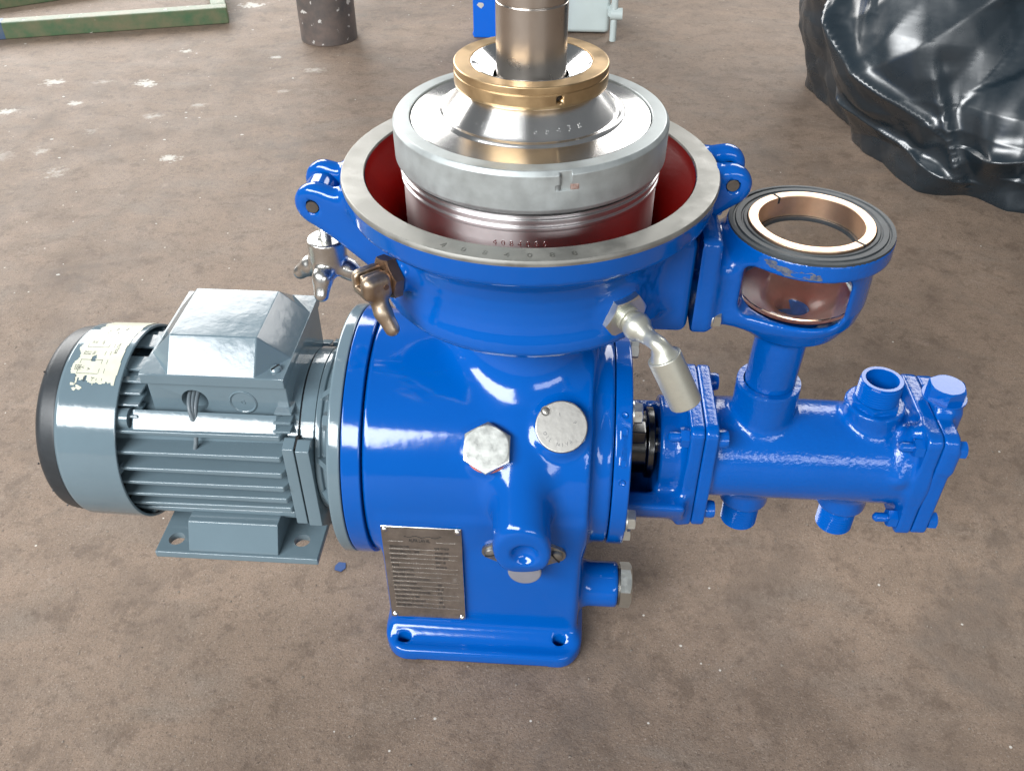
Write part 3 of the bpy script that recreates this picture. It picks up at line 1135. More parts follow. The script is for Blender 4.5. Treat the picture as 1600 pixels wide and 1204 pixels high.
# cranked lever on the right of the bowl
ld = Vector((0.60, -0.75, -0.14)).normalized()
l0 = Vector((0.0741, -0.0879, 0.3889))
ln = obj('lever_nut', hex_bm(0.0172, 0.0095, l0 - ld * 0.0010, ld, rot=0.1, seg=8), 'zinc', SEP, 30)
pth = [l0 + ld * 0.008, l0 + ld * 0.0105, l0 + ld * 0.011, l0 + ld * 0.0135, l0 + ld * 0.014, l0 + ld * 0.018, l0 + ld * 0.023, l0 + ld * 0.026]
rad = [0.0100, 0.0100, 0.0082, 0.0082, 0.0100, 0.0112, 0.0104, 0.0080]
e1 = Vector((0.1052, -0.1260, 0.3775))
e2 = Vector((0.1250, -0.1330, 0.3395))
axd = (e2 - e1).normalized()
cv = bez(pth[-1], pth[-1] + ld * 0.010, e1 - axd * 0.011, 10)
pth += cv[1:] + [e1 - axd * 0.007, e1 - axd * 0.003, e1 + axd * 0.001]
rad += [0.0080 + (0.0062 - 0.0080) * min(1, k / 4) for k in range(1, 11)] + [0.0074, 0.0088, 0.0112]
obj('lever_arm', tube_bm(pth, rad, 28), 'zinc_soft', SEP, 50)
obj('lever_sleeve', lathe_bm(rounded([(0, 0.0005), (0.0128, 0), (0.0124, (e2 - e1).length), (0.007, (e2 - e1).length), (0.007, 0.02)], 0.0012), 48, frame(e1, axd)), 'zinc_soft', SEP)

# ================================================================ MOTOR (part of the separator)
TM = Matrix.Translation((0, 0, ZM)) @ FX
bm = lathe_bm([(0, -0.385), (0.073, -0.385), (0.073, -0.205), (0.068, -0.205), (0.068, -0.19), (0, -0.19)], 96, TM)
MOT = obj('electric_motor', bm, 'grey', SEP)
# smooth shoulder below the terminal box (arc of larger radius)
arc = lathe_bm([(0.07, -0.354), (0.0868, -0.354), (0.0875, -0.352), (0.0875, -0.222), (0.080, -0.214), (0.07, -0.214)], 40, TM, True, R(180 - 47.5), R(180 - 33))
obj('stator_shoulder', arc, 'grey', MOT)
obj('shoulder_lug', cyl_bm(0.0100, (-0.3735, -0.0610, ZM + 0.0555), (1, 0, 0), 0.017, 28), 'grey', MOT)
# cooling fins: horizontal plates, thin at the fan end and thick at the drive end
RF = 0.0885
for side in (-1, 1):
    for dz in (0.0490, 0.0318, 0.0160, 0.0000, -0.0168, -0.0345, -0.0480, -0.0590, -0.0670):
        bm = bmesh.new()
        yt = math.sqrt(max(RF * RF - dz * dz, 0.0))
        yr = math.sqrt(max(0.069 ** 2 - dz * dz, 0.0)) if abs(dz) < 0.069 else 0.0
        xa, xb = -0.3760, -0.2075
        vs = []
        for x, t, y in ((xa, 0.0020, yr), (xa, 0.0018, yt), (xb - 0.010, 0.0034, yt), (xb, 0.0038, yr)):
            vs.append((bm.verts.new((x, side * y, ZM + dz - t)), bm.verts.new((x, side * y, ZM + dz + t))))
        bm.faces.new([v[0] for v in vs])
        bm.faces.new([v[1] for v in vs][::-1])
        for a_, b_ in zip(vs, vs[1:] + vs[:1]):
            bm.faces.new((a_[0], b_[0], b_[1], a_[1]))
        bmesh.ops.bevel(bm, geom=bm.edges[:], offset=0.0014, segments=3, profile=0.5, affect='EDGES')
        obj('cooling_fin', bm, 'grey', MOT, 40)
# upper fins at the fan end, beside the box
for dz in (0.060, 0.0672, 0.0737, 0.0795, 0.0842):
    yt = math.sqrt(RF * RF - dz * dz)
    for sy in (-1, 1):
        obj('cooling_fin', box_bm(-0.3760, -0.3480, *sorted((sy * (yt - 0.02), sy * yt)), ZM + dz - 0.0012, ZM + dz + 0.0012, 0.0005, 1), 'grey', MOT)
for dz in (0.054, 0.060, 0.066):
    yt = math.sqrt(RF * RF - dz * dz)
    obj('cooling_fin', box_bm(-0.224, -0.208, -yt, -yt + 0.02, ZM + dz - 0.0012, ZM + dz + 0.0012, 0.0005, 1), 'grey', MOT)
# fan cover
fc = obj('fan_cover', lathe_bm(rounded([(0.086, -0.4180), (0.0900, -0.4262), (0.0948, -0.4205), (0.0958, -0.3651), (0.0928, -0.3651), (0.0915, -0.4150)], 0.0012), 128, TM), 'grey', MOT)
for k in range(6):
    a = R(20 + 60 * k)
    cb = box_bm(-0.392, -0.366, -0.004, 0.004, 0.080, 0.0925, 0.001, 1)
    bmesh.ops.transform(cb, matrix=Matrix.Translation((0, 0, ZM)) @ Matrix.Rotation(a, 4, 'X'), verts=cb.verts)
    obj('cover_bracket', cb, 'grey', fc)
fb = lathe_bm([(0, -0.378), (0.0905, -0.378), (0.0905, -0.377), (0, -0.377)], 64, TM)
obj('fan_gap_shade', fb, 'dark', MOT)  # near-black disc, paints the shade seen inside the cover gap
# black end ring
er = obj('end_ring', lathe_bm(rounded([(0, -0.4460), (0.0840, -0.4460), (0.0905, -0.4400), (0.0930, -0.4215), (0.080, -0.4215)], 0.004, 4), 128, TM), 'rubber', MOT)
for k in range(5):
    a = R((112, 168, 190, 214, 231)[k])
    p_ = Vector((random.uniform(-0.444, -0.438), 0.0895 * math.cos(a), ZM + 0.0895 * math.sin(a)))
    obj('rubber_flash', lathe_bm([(0, -0.001), (0.0011, 0), (0.0005, 0.0010), (0, 0.0013)], 6, frame(p_, (0, math.cos(a), math.sin(a)))), 'rubber', er)

# paper label wrapped on the fan cover


def on_cover(x, ang, lift=0.0004):       # ang from -Y upwards, degrees
    rr = 0.0948 + 0.001 * (x + 0.4205) / 0.0554 + lift
    return Vector((x, -rr * math.cos(R(ang)), ZM + rr * math.sin(R(ang))))


bm = bmesh.new()
NA, NX = 150, 62
grid = {}
for i in range(NA + 1):
    ang = 55 + 75 * i / NA
    for j in range(NX + 1):
        x = -0.4160 + 0.0475 * j / NX
        e_l = 0.0040 * mnoise.noise(Vector((ang * 0.16, 1.7, 0))) + 0.0015 * mnoise.noise(Vector((ang * 0.7, 1.7, 0))) + (0.004 if ang < 66 else 0)
        e_r = 0.0022 * mnoise.noise(Vector((ang * 0.10, 5.7, 0)))
        if x < -0.4125 + e_l or x > -0.3700 + e_r:
            continue
        low = 60 + 3.2 * mnoise.noise(Vector((x * 160, 3.1, 0))) + 1.6 * mnoise.noise(Vector((x * 620, 8.1, 0))) + (3.5 if abs(x + 0.402) < 0.004 else 0)
        if ang < low:
            continue
        if ((x + 0.397) / 0.0018) ** 2 + ((ang - 76) / 2.0) ** 2 < 1 + 0.8 * mnoise.noise(Vector((x * 900, ang * 0.8, 0))):
            continue
        grid[i, j] = bm.verts.new(on_cover(x, ang))
for (i, j) in list(grid):
    q = [(i, j), (i + 1, j), (i + 1, j + 1), (i, j + 1)]
    if all(k in grid for k in q):
        bm.faces.new([grid[k] for k in q])
loose = [v for v in bm.verts if not v.link_faces]
bmesh.ops.delete(bm, geom=loose, context='VERTS')
lb = obj('motor_label', bm, 'label', fc, 180)
bm = bmesh.new()
for x0, a_ in ((-0.407, 57.2), (-0.4045, 58.5), (-0.410, 59.6), (-0.4025, 57.6)):
    n_ = 9
    c_ = bm.verts.new(on_cover(x0, a_))
    rg = [bm.verts.new(on_cover(x0 + random.uniform(0.0012, 0.0036) * math.cos(2 * PI * k / n_), a_ + random.uniform(0.5, 1.4) * math.sin(2 * PI * k / n_))) for k in range(n_)]
    for k in range(n_):
        bm.faces.new((c_, rg[k], rg[(k + 1) % n_]))
obj('label_scrap', bm, 'label', fc, 180)
for k, (body, x, a_) in enumerate((('V', -0.4045, 70), ('380', -0.4075, 70), ('220', -0.4105, 70), ('A', -0.3985, 69), ('1.9', -0.4035, 80), ('3.3', -0.4065, 80), ('Hz', -0.399, 80),
                                   ('50', -0.4025, 89), ('60', -0.4055, 89), ('kW', -0.3960, 89), ('0.75', -0.390, 100), ('r/min', -0.384, 104), ('1400', -0.393, 104), ('MOTOR', -0.3795, 84), ('IP 55', -0.399, 100), ('cos', -0.3995, 63), ('3~', -0.392, 63))):
    text_mesh('label_text', body, 0.0040, 0.0, lambda u, v, z, x=x, a_=a_: on_cover(x + v, a_ - math.degrees(u / 0.095), 0.00055), 'ink', lb)
bm = bmesh.new()
for a_ in (66, 75, 84.5, 94):
    vs = [[bm.verts.new(on_cover(x, a_ + s, 0.0005)) for x in (-0.4085, -0.4, -0.3885)] for s in (0, 0.28)]
    for j in range(2):
        bm.faces.new((vs[0][j], vs[0][j + 1], vs[1][j + 1], vs[1][j]))
for x in (-0.4085, -0.3885, -0.3835):
    vs = [[bm.verts.new(on_cover(x + s, 62 + 6 * k, 0.0005)) for k in range(9)] for s in (0, 0.0004)]
    for j in range(8):
        bm.faces.new((vs[0][j], vs[0][j + 1], vs[1][j + 1], vs[1][j]))
obj('label_ruling', bm, 'ink', lb, 180)

# terminal box
tb = obj('terminal_box', box_bm(-0.3380, -0.2115, -0.0505, 0.0745, 0.215, 0.2712, 0.0012, 2), 'grey', MOT)
cut(tb, cyl_bm(0.0122, (-0.2978, -0.06, 0.2498), (0, 1, 0), 0.05, 40))
obj('knockout_ring', lathe_bm([(0.0128, -0.001), (0.0128, 0.0004), (0.0118, 0.0010), (0.0108, 0.0004), (0.0105, 0.0), (0.0, 0.0)], 48, frame((-0.2535, -0.0506, 0.2505), (0, -1, 0))), 'grey', tb)
text_mesh('knockout_mark', 'G', 0.006, 0.0003, lambda x, y, z: Vector((-0.2535 + x, -0.0508 - z, 0.2505 + y)), 'grey', tb)
bm = bmesh.new()
L0, L1, Y0, Y1, zr, zt = -0.3400, -0.2105, -0.0560, 0.0780, 0.2825, 0.3090
tx0, tx1, ty0, ty1 = -0.3145, -0.2362, -0.0314, 0.0430
fr_ = 0.022
T = [bm.verts.new((x, y, zt)) for x, y in ((tx0, ty0), (tx1, ty0), (tx1, ty1), (tx0, ty1))]
# points on the rim (z = zr): front pair, right pair, back pair, left pair
F0, F1 = bm.verts.new((tx0, Y0 + 0.0012, zr)), bm.verts.new((tx1, Y0 + 0.0012, zr))
G0, G1 = bm.verts.new((L1 - 0.001, -0.0240, zr)), bm.verts.new((L1 - 0.001, ty1 + 0.004, zr))
B1, B0 = bm.verts.new((tx1, Y1 - 0.001, zr)), bm.verts.new((tx0, Y1 - 0.001, zr))
H1, H0 = bm.verts.new((L0 + 0.001, ty1 + 0.004, zr)), bm.verts.new((L0 + 0.001, -0.0240, zr))
K = [bm.verts.new((x, y, zr)) for x, y in ((L0, Y0), (L1, Y0), (L1, Y1), (L0, Y1))]
D = [bm.verts.new((x, y, 0.2716)) for x, y in ((L0, Y0), (L1, Y0), (L1, Y1), (L0, Y1))]
for f in ((T[0], T[1], T[2], T[3]), (F0, F1, T[1], T[0]), (F1, G0, T[1]), (G0, G1, T[2], T[1]), (G1, B1, T[2]), (B1, B0, T[3], T[2]), (B0, H1, T[3]), (H1, H0, T[0], T[3]), (H0, F0, T[0]),
          (K[0], F0, H0), (K[0], K[1], F1, F0), (K[1], G0, F1), (K[1], K[2], G1, G0), (K[2], B1, G1), (K[2], K[3], B0, B1), (K[3], H1, B0), (K[3], K[0], H0, H1),
          (D[0], D[1], K[1], K[0]), (D[1], D[2], K[2], K[1]), (D[2], D[3], K[3], K[2]), (D[3], D[0], K[0], K[3]), (D[3], D[2], D[1], D[0])):
    bm.faces.new(f)
bmesh.ops.bevel(bm, geom=bm.edges[:], offset=0.0009, segments=2, profile=0.5, affect='EDGES')
lid = obj('terminal_lid', bm, 'grey_rough', MOT, 20)
for x, y in ((-0.2205, -0.0425), (-0.3285, 0.0660)):
    s_ = obj('lid_screw', lathe_bm([(0.0052, -0.001), (0.0052, 0.0015), (0.004, 0.0030), (0, 0.0034)], 24, Matrix.Translation((x, y, zr))), 'grey', lid)
    sl = box_bm(-0.0045, 0.0045, -0.0007, 0.0007, 0.0018, 0.0037)
    bmesh.ops.transform(sl, matrix=Matrix.Translation((x, y, zr)) @ Matrix.Rotation(1.0, 4, 'Z'), verts=sl.verts)
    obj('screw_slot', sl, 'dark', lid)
# cables out of the open gland hole
for k, dx in enumerate((-0.0035, 0.000, 0.0036)):
    p0 = Vector((-0.2998 + dx, -0.030, 0.2560))
    p1 = Vector((-0.2995 + dx, -0.060, 0.2580 - 0.001 * k))
    p2 = Vector((-0.2968 + dx * 0.25, -0.0640, 0.238 - 0.004 * k))
    pts = bez(p0, p1, p2, 10)
    if k == 1:
        pts += [p2 + Vector((0.0005, -0.004, -0.008)), p2 + Vector((0.0002, -0.0085, -0.016)), p2 + Vector((-0.001, -0.0115, -0.0225))]
    obj('cable', tube_bm(pts, 0.0021, 12), 'cable', MOT, 60)

# end shield, seam and bearing bell
def sq(h, c):
    return [(-h, -h + c), (-h + c, -h), (h - c, -h), (h, -h + c), (h, h - c), (h - c, h), (-h + c, h), (-h, h - c)]


def shield(h, c, rt):
    o_ = [(-h, -h + c), (-h + c, -h), (h - c, -h), (h, -h + c), (h, 0.046), (h - 0.012, 0.050)]
    a0 = math.atan2(0.050, h - 0.012)
    n2 = 20
    for k in range(n2 + 1):
        a = a0 + (PI - 2 * a0) * k / n2
        rr = rt if 2 < k < n2 - 2 else max(rt, 0.0)
        o_.append((rr * math.cos(a), rr * math.sin(a)))
    o_ += [(-h + 0.012, 0.050), (-h, 0.046)]
    return o_


FXm = Matrix(((0, 0, 1, 0), (1, 0, 0, 0), (0, 1, 0, ZM), (0, 0, 0, 1)))
es = obj('end_shield', prism_bm(shield(0.0835, 0.034, 0.0790), -0.2140, -0.2035, FXm, 0.0010, 2), 'grey', MOT)
obj('shield_plate', prism_bm(shield(0.0855, 0.036, 0.0800), -0.2015, -0.1890, FXm, 0.0010, 2), 'grey', es)
obj('shield_joint', prism_bm(shield(0.0805, 0.036, 0.0770), -0.2040, -0.2010, FXm), 'dark', es)
bell = [(0.074, -0.1895), (0.0800, -0.1885), (0.0800, -0.1835), (0.0770, -0.1825), (0.0770, -0.1815), (0.0800, -0.1805), (0.0785, -0.1740), (0.0800, -0.1680), (0.084, -0.1650), (0.05, -0.1640)]
obj('bearing_bell', lathe_bm(rounded(bell, 0.0012, 3), 96, TM), 'grey', es)
mf = obj('motor_flange', lathe_bm(rounded([(0.07, -0.1672), (0.1195, -0.1672), (0.1208, -0.1655), (0.1208, -0.1555), (0.06, -0.1555)], 0.0015, 3), 128, Matrix.Translation((0, 0, ZB)) @ FX), 'grey', MOT)
for ang in (62, 20, -8, -38, -68, 110):
    a = R(ang)
    bm = bmesh.new()
    t = 0.0030
    tri = [(-0.1885, 0.0770), (-0.1665, 0.0770), (-0.1665, 0.1060)]
    u = Vector((0, -math.cos(a), math.sin(a)))
    w = Vector((0, math.sin(a), math.cos(a)))
    q = [[bm.verts.new(Vector((x, 0, ZM)) + u * r_ + w * s * t) for x, r_ in tri] for s in (-1, 1)]
    bm.faces.new(q[0])
    bm.faces.new(q[1][::-1])
    for k in range(3):
        bm.faces.new((q[0][k], q[0][(k + 1) % 3], q[1][(k + 1) % 3], q[1][k]))
    obj('gusset_rib', bm, 'grey', mf)
for ang in (45, 135, -45, 225):
    a = R(ang)
    bolt(mf, (-0.1692, -0.1 * math.cos(a), ZM + 0.1 * math.sin(a)), (-1, 0, 0), 0.0075, 0.006, 'grey')
# motor feet
ft = obj('motor_foot', box_bm(-0.3545, -0.1945, -0.1010, -0.0300, 0.0905, 0.0985, 0.0012, 2), 'grey', MOT)
cut(ft, cyl_bm(0.0078, (-0.3385, -0.0835, 0.08), (0, 0, 1), 0.04, 32))
cut(ft, cyl_bm(0.0078, (-0.2150, -0.0780, 0.08), (0, 0, 1), 0.04, 32))
bm = prism_bm([(-0.0985, 0.0985), (-0.0985, 0.1005), (-0.0845, 0.1265), (-0.030, 0.1265), (-0.030, 0.0985)], -0.3210, -0.2330, Matrix(((0, 0, 1, 0), (1, 0, 0, 0), (0, 1, 0, 0), (0, 0, 0, 1))), 0.0012, 2)
obj('foot_block', bm, 'grey', ft)

# ================================================================ SIGHT GLASS
SX = 0.2255


def sight_sdf(P):
    X, Y, Z = P
    out = srev(P, [(0, 0.318), (0.026, 0.320), (0.042, 0.331), (0.0515, 0.347), (0.0548, 0.362), (0.0548, 0.398), (0.0562, 0.4040), (0.0640, 0.4070), (0.0640, 0.4190), (0, 0.4190)], SX, 0, 0.0015)
    tube = scyl(P, (SX - 0.0045, 0, 0.258), (SX - 0.002, 0, 0.335), 0.0224, 0.0)
    d = smin(out, tube, 0.008)
    arm = sbox(P, 0.145, 0.205, -0.040, 0.036, 0.342, 0.402, 0.012)
    d = smin(d, arm, 0.022)
    d = smin(d, sbox(P, 0.1325, 0.1515, -0.048, 0.046, 0.3420, 0.4280, 0.006), 0.012)
    inner = srev(P, [(0, 0.340), (0.030, 0.340), (0.0475, 0.352), (0.0495, 0.362), (0.0495, 0.44), (0, 0.44)], SX, 0)
    d = smax(d, -inner, 0.002)
    d = smax(d, -scyl(P, (SX - 0.004, 0, 0.24), (SX - 0.002, 0, 0.36), 0.0150), 0.001)
    # front and rear window
    ca, sa = math.cos(R(17)), math.sin(R(17))
    wx = (X - SX) * ca - Y * sa
    wy = (X - SX) * sa + Y * ca
    q0 = np.maximum(np.abs(wx) - 0.0300, 0)
    q1 = np.maximum(np.abs(Z - 0.3795 + 0.06 * wx) - 0.0130, 0)
    win = np.sqrt(q0 ** 2 + q1 ** 2) - 0.0110
    d = smax(d, -np.maximum(win, np.abs(np.abs(wy) - 0.045) - 0.035), 0.004)
    return d


SG = mesh_sdf('sight_glass_housing', sight_sdf, (0.135, -0.072, 0.250), (0.300, 0.072, 0.428), 0.0019, 'blue_rough', SEP)
TS = Matrix.Translation((SX, 0, 0))
gk = obj('gasket', lathe_bm([(0.0498, 0.4120), (0.0498, 0.4212), (0.0505, 0.4222), (0.0528, 0.4222), (0.0535, 0.4212), (0.0545, 0.4212), (0.0553, 0.4222), (0.0592, 0.4222), (0.0600, 0.4210), (0.0612, 0.4210), (0.0618, 0.4222), (0.0648, 0.4218), (0.0652, 0.4195), (0.0600, 0.4195)], 128, TS), 'gasket', SG, 30)
cr = obj('copper_ring', lathe_bm(rounded([(0.0415, 0.4060), (0.0415, 0.4238), (0.0496, 0.4238), (0.0496, 0.4120), (0.0480, 0.4060)], 0.0008, 3), 128, TS), 'copper', SG, 40)
for a in (R(118), R(-48)):
    nb = box_bm(-0.0043, 0.0043, -0.0010, 0.0010, 0.4185, 0.42405)
    bmesh.ops.transform(nb, matrix=TS @ Matrix.Rotation(a, 4, 'Z') @ Matrix.Translation((0.0456, 0, 0)), verts=nb.verts)
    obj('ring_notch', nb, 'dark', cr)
obj('inner_seal', lathe_bm([(0.0385, 0.4040), (0.0390, 0.4058), (0.0415, 0.4058), (0.0488, 0.4058), (0.0488, 0.4025), (0.0385, 0.4025)], 96, TS, True), 'rubber', SG)
obj('glass_tube', lathe_bm([(0.0460, 0.3600), (0.0488, 0.3600), (0.0488, 0.4022), (0.0460, 0.4022)], 96, TS, True), 'glass', SG, 60)
obj('drain_cone', lathe_bm([(0.0492, 0.3575), (0.0470, 0.3550), (0.030, 0.3500), (0.0150, 0.3430), (0.0142, 0.3300)], 96, TS), 'redbrown', SG, 70)
bm = bmesh.new()
for ang, zc_, n_w in ((-118, 0.4125, 0.012), (-104, 0.4105, 0.017), (-96, 0.4095, 0.010), (-126, 0.4150, 0.008)):
    c_a = R(ang)
    rg = []
    nn = 26
    for k in range(nn):
        t_ = 2 * PI * k / nn
        f_ = 0.45 + 0.9 * abs(mnoise.noise(Vector((math.cos(t_) * 2.2 + ang, math.sin(t_) * 2.2, ang * 0.1))))
        aa = c_a + n_w * f_ * math.cos(t_) / 0.0655
        zz = max(0.4078, min(0.4185, zc_ + 0.0045 * f_ * math.sin(t_)))
        rg.append(bm.verts.new((SX + 0.06562 * math.cos(aa), 0.06562 * math.sin(aa), zz)))
    bm.faces.new(rg)
obj('worn_patch', bm, mat('bare_worn_metal', (0.20, 0.195, 0.17), 0.6, 0.4, var=0.6, var_scale=300, var_col=(0.03, 0.07, 0.19)), SG, 180)
for y in (-0.036, 0.033):
    bolt(SG, (0.1523, y, 0.3525), (1, 0, 0), 0.0078, 0.0070, 'zinc', 0.5)
bolt(SG, (0.1523, 0.033, 0.4180), (1, 0, 0), 0.0078, 0.0070, 'zinc', 0.2)

# ================================================================ PUMP
def pump_sdf(P):
    X, Y, Z = P
    d = scyl(P, (0.168, 0, ZA), (0.372, 0, ZA), 0.0483, 0.002)
    d = smin(d, scyl(P, (0.2205, 0, ZA), (0.2205, 0, 0.2600), 0.0288, 0.001), 0.007)
    d = smin(d, scyl(P, (0.3205, 0, ZA), (0.3205, 0, 0.2400), 0.0268, 0.001), 0.007)
    d = smin(d, scyl(P, (0.2205, 0, ZA), (0.2205, 0, 0.1100), 0.0240, 0.003), 0.010)
    d = smin(d, scyl(P, (0.3175, 0, ZA), (0.3175, 0, 0.1100), 0.0240, 0.003), 0.010)
    fl = smax(sbox(P, 0.1622, 0.1745, -0.0525, 0.0525, ZA - 0.0615, ZA + 0.0620, 0.0018), np.sqrt((Y) ** 2 + (Z - ZA) ** 2) - 0.0775, 0.004)
    d = smin(d, fl, 0.006)
    f2 = smax(sbox(P, 0.3560, 0.3699, -0.0505, 0.0505, ZA - 0.0605, ZA + 0.0620, 0.0018), np.sqrt((Y) ** 2 + (Z - ZA) ** 2) - 0.0765, 0.004)
    d = smin(d, f2, 0.008)
    # rib beside the nipple boss
    d = smin(d, scap(P, (0.350, -0.022, ZA + 0.0440), (0.3440, -0.044, ZA + 0.010), 0.006, 0.006), 0.010)
    d = smin(d, scap(P, (0.352, -0.030, ZA + 0.052), (0.352, -0.030, ZA + 0.035), 0.007), 0.010)
    d = smax(d, -scyl(P, (0.2205, 0, 0.225), (0.2205, 0, 0.29), 0.0240), 0.001)
    d = smax(d, -scyl(P, (0.3205, 0, 0.225), (0.3205, 0, 0.29), 0.0120), 0.001)
    return d


PU = mesh_sdf('screw_pump_housing', pump_sdf, (0.158, -0.060, 0.098), (0.380, 0.060, 0.268), 0.0019, 'blue_rough', SEP)


def lantern_sdf(P):
    X, Y, Z = P
    fl = smax(sbox(P, 0.1490, 0.1618, -0.0525, 0.0525, ZA - 0.0630, ZA + 0.0612, 0.0018), np.sqrt((Y) ** 2 + (Z - ZA) ** 2) - 0.0780, 0.004)
    d = fl
    d = smin(d, scyl(P, (0.126, 0, ZA), (0.155, 0, ZA), 0.0470, 0.003), 0.010)
    tr = smax(scyl(P, (0.0950, 0, ZA - 0.004), (0.152, 0, ZA - 0.004), 0.0700, 0.003), -scyl(P, (0.0, 0, ZA), (0.1245, 0, ZA), 0.0500), 0.004)
    tr = smax(tr, Z - (ZA - 0.020), 0.006)
    d = smin(d, tr, 0.012)
    bk = sbox(P, 0.0950, 0.152, 0.040, 0.058, 0.130, 0.186, 0.006)
    d = smin(d, bk, 0.010)
    return d


LN = mesh_sdf('pump_bracket', lantern_sdf, (0.088, -0.074, 0.102), (0.166, 0.070, 0.246), 0.0019, 'blue_rough', SEP)
cpg = obj('shaft_coupling', lathe_bm(rounded([(0, 0.0955), (0.030, 0.0955), (0.030, 0.1150), (0.0345, 0.1155), (0.0345, 0.1225), (0.015, 0.1225), (0.015, 0.130)], 0.0015), 64, Matrix.Translation((0, 0, ZA)) @ FX), 'shaft', SEP)
bolt(cpg, (0.108, -0.014, ZA + 0.0270), (0, -0.35, 0.93), 0.0048, 0.0065, 'cast', washer=False, name='clamp_screw')
obj('clamp_block', box_bm(0.0985, 0.1130, -0.0260, -0.0080, ZA + 0.020, ZA + 0.0345, 0.002, 2), 'shaft', cpg)


def end_cover(P):
    Y, Z = P[1], P[2]
    d = smax(sbox(P, 0.3703, 0.3850, -0.0495, 0.0495, ZA - 0.0595, ZA + 0.0612, 0.0020), np.sqrt(Y ** 2 + (Z - ZA) ** 2) - 0.0755, 0.004)
    d = smin(d, sbox(P, 0.3665, 0.3955, -0.012, 0.024, ZA + 0.015, ZA + 0.062, 0.004) * 1.0, 0.010)
    d = smin(d, scyl(P, (0.3815, 0.004, ZA + 0.02), (0.3815, 0.004, ZA + 0.0700), 0.0175, 0.002), 0.010)
    d = smin(d, sbox(P, 0.374, 0.3885, -0.049, -0.034, ZA + 0.020, ZA + 0.050, 0.004), 0.006)
    d = smin(d, sbox(P, 0.374, 0.3885, 0.032, 0.049, ZA + 0.020, ZA + 0.050, 0.004), 0.006)
    return smax(d, -(P[0] - 0.3703), 0.0015)


EC = mesh_sdf('pump_end_cover', end_cover, (0.362, -0.060, 0.108), (0.408, 0.060, 0.258), 0.0017, 'blue_rough', SEP)
bolt(EC, (0.3815, 0.004, ZA + 0.0705), (0, 0, 1), 0.0150, 0.0120, 'blue', 0.35, name='cover_plug')
for y in (-0.0415, 0.0415):
    for z in (-0.0455, 0.0455):
        # bracket / pump flange joint
        obj('flange_bolt', lathe_bm([(0, 0), (0.0085, 0), (0.0088, 0.006), (0.0078, 0.0092), (0, 0.0095)], 24, frame((0.1748, y, ZA + z), (1, 0, 0))), 'blue_rough', PU)
        nu = obj('flange_nut', hex_bm(0.0080, 0.0080, (0.1488, y, ZA + z), (-1, 0, 0), 0.4), 'blue_rough', LN, 30)
        obj('stud_end', lathe_bm([(0, 0), (0.0048, 0), (0.0048, 0.009), (0.003, 0.0108), (0, 0.011)], 20, frame((0.1410, y, ZA + z), (-1, 0, 0))), 'blue_rough', nu)
        # end joint
        bolt(EC, (0.3852, y, ZA + z), (1, 0, 0), 0.0075, 0.0080, 'blue_rough', 0.4, washer=False, name='end_bolt')
        ne = obj('end_nut', hex_bm(0.0078, 0.0085, (0.3558, y, ZA + z), (-1, 0, 0), 0.6), 'blue_rough', PU, 30)
        obj('stud_end', lathe_bm([(0, 0), (0.0046, 0), (0.0046, 0.010), (0.0025, 0.0125), (0, 0.013)], 20, frame((0.3474, y, ZA + z), (-1, 0, 0))), 'blue_rough', ne)
# threaded nipples
obj('socket_rim', lathe_bm(rounded([(0.0228, 0.2540), (0.0228, 0.2608), (0.0286, 0.2608), (0.0286, 0.2590)], 0.0005, 2), 72, Matrix.Translation((0.2205, 0, 0))), 'blue_rough', PU, 40)
TN = Matrix.Translation((0.3205, 0, 0))
npz = [(0.0150, 0.2300), (0.0205, 0.2360), (0.0205, 0.2405), (0.0188, 0.2425)]
z = 0.2430
while z < 0.2640:
    npz += [(0.0174, z), (0.0190, z + 0.0011), (0.0190, z + 0.0015), (0.0174, z + 0.0026)]
    z += 0.0027
npz += [(0.0186, 0.2662), (0.0182, 0.2672), (0.0148, 0.2672), (0.0142, 0.2662), (0.0142, 0.2280), (0, 0.2280)]
nip = obj('threaded_nipple', lathe_bm(npz, 64, TN), 'blue', PU, 40)
hexr = bmesh.new()
hex_bm(0.0196, 0.0065, (0.3205, 0, 0.2398), (0, 0, 1), 0.2, bm=hexr)
obj('nipple_hex', hexr, 'blue', nip, 30)
for x in (0.2205, 0.3175):
    obj('lower_nipple', thread_bm(0.0180, 0.0780, 0.1120, 0.0034, Matrix.Translation((x, 0, 0)), 48), 'blue', PU, 40)

# ================================================================ THE BOWL (lifts out of the frame)
BW = thing('separator_bowl', 'silver steel separator bowl with brass ring and upright tube standing inside the red-lined blue frame', 'separator bowl', (0, 0, 0.39))
drum = [(0, 0.3905), (0.096, 0.3905), (0.0985, 0.3930), (0.0985, 0.4600), (0.1000, 0.4615), (0.1000, 0.4638), (0.0985, 0.4645), (0.0985, 0.4662), (0.1005, 0.4672), (0.1005, 0.4700), (0.0990, 0.4708), (0.0990, 0.4725), (0.0, 0.4725)]
obj('bowl_body', lathe_bm(rounded(drum, 0.0004, 2), 160), 'drum', BW, 40)
lk = [(0.0900, 0.4750), (0.0995, 0.4750), (0.1020, 0.4758), (0.1036, 0.4790), (0.1040, 0.5045), (0.1016, 0.5078), (0.0912, 0.5080), (0.0908, 0.5030)]
lkr = obj('lock_ring', lathe_bm(rounded(lk, 0.0007, 3), 192), 'lock', BW, 40)
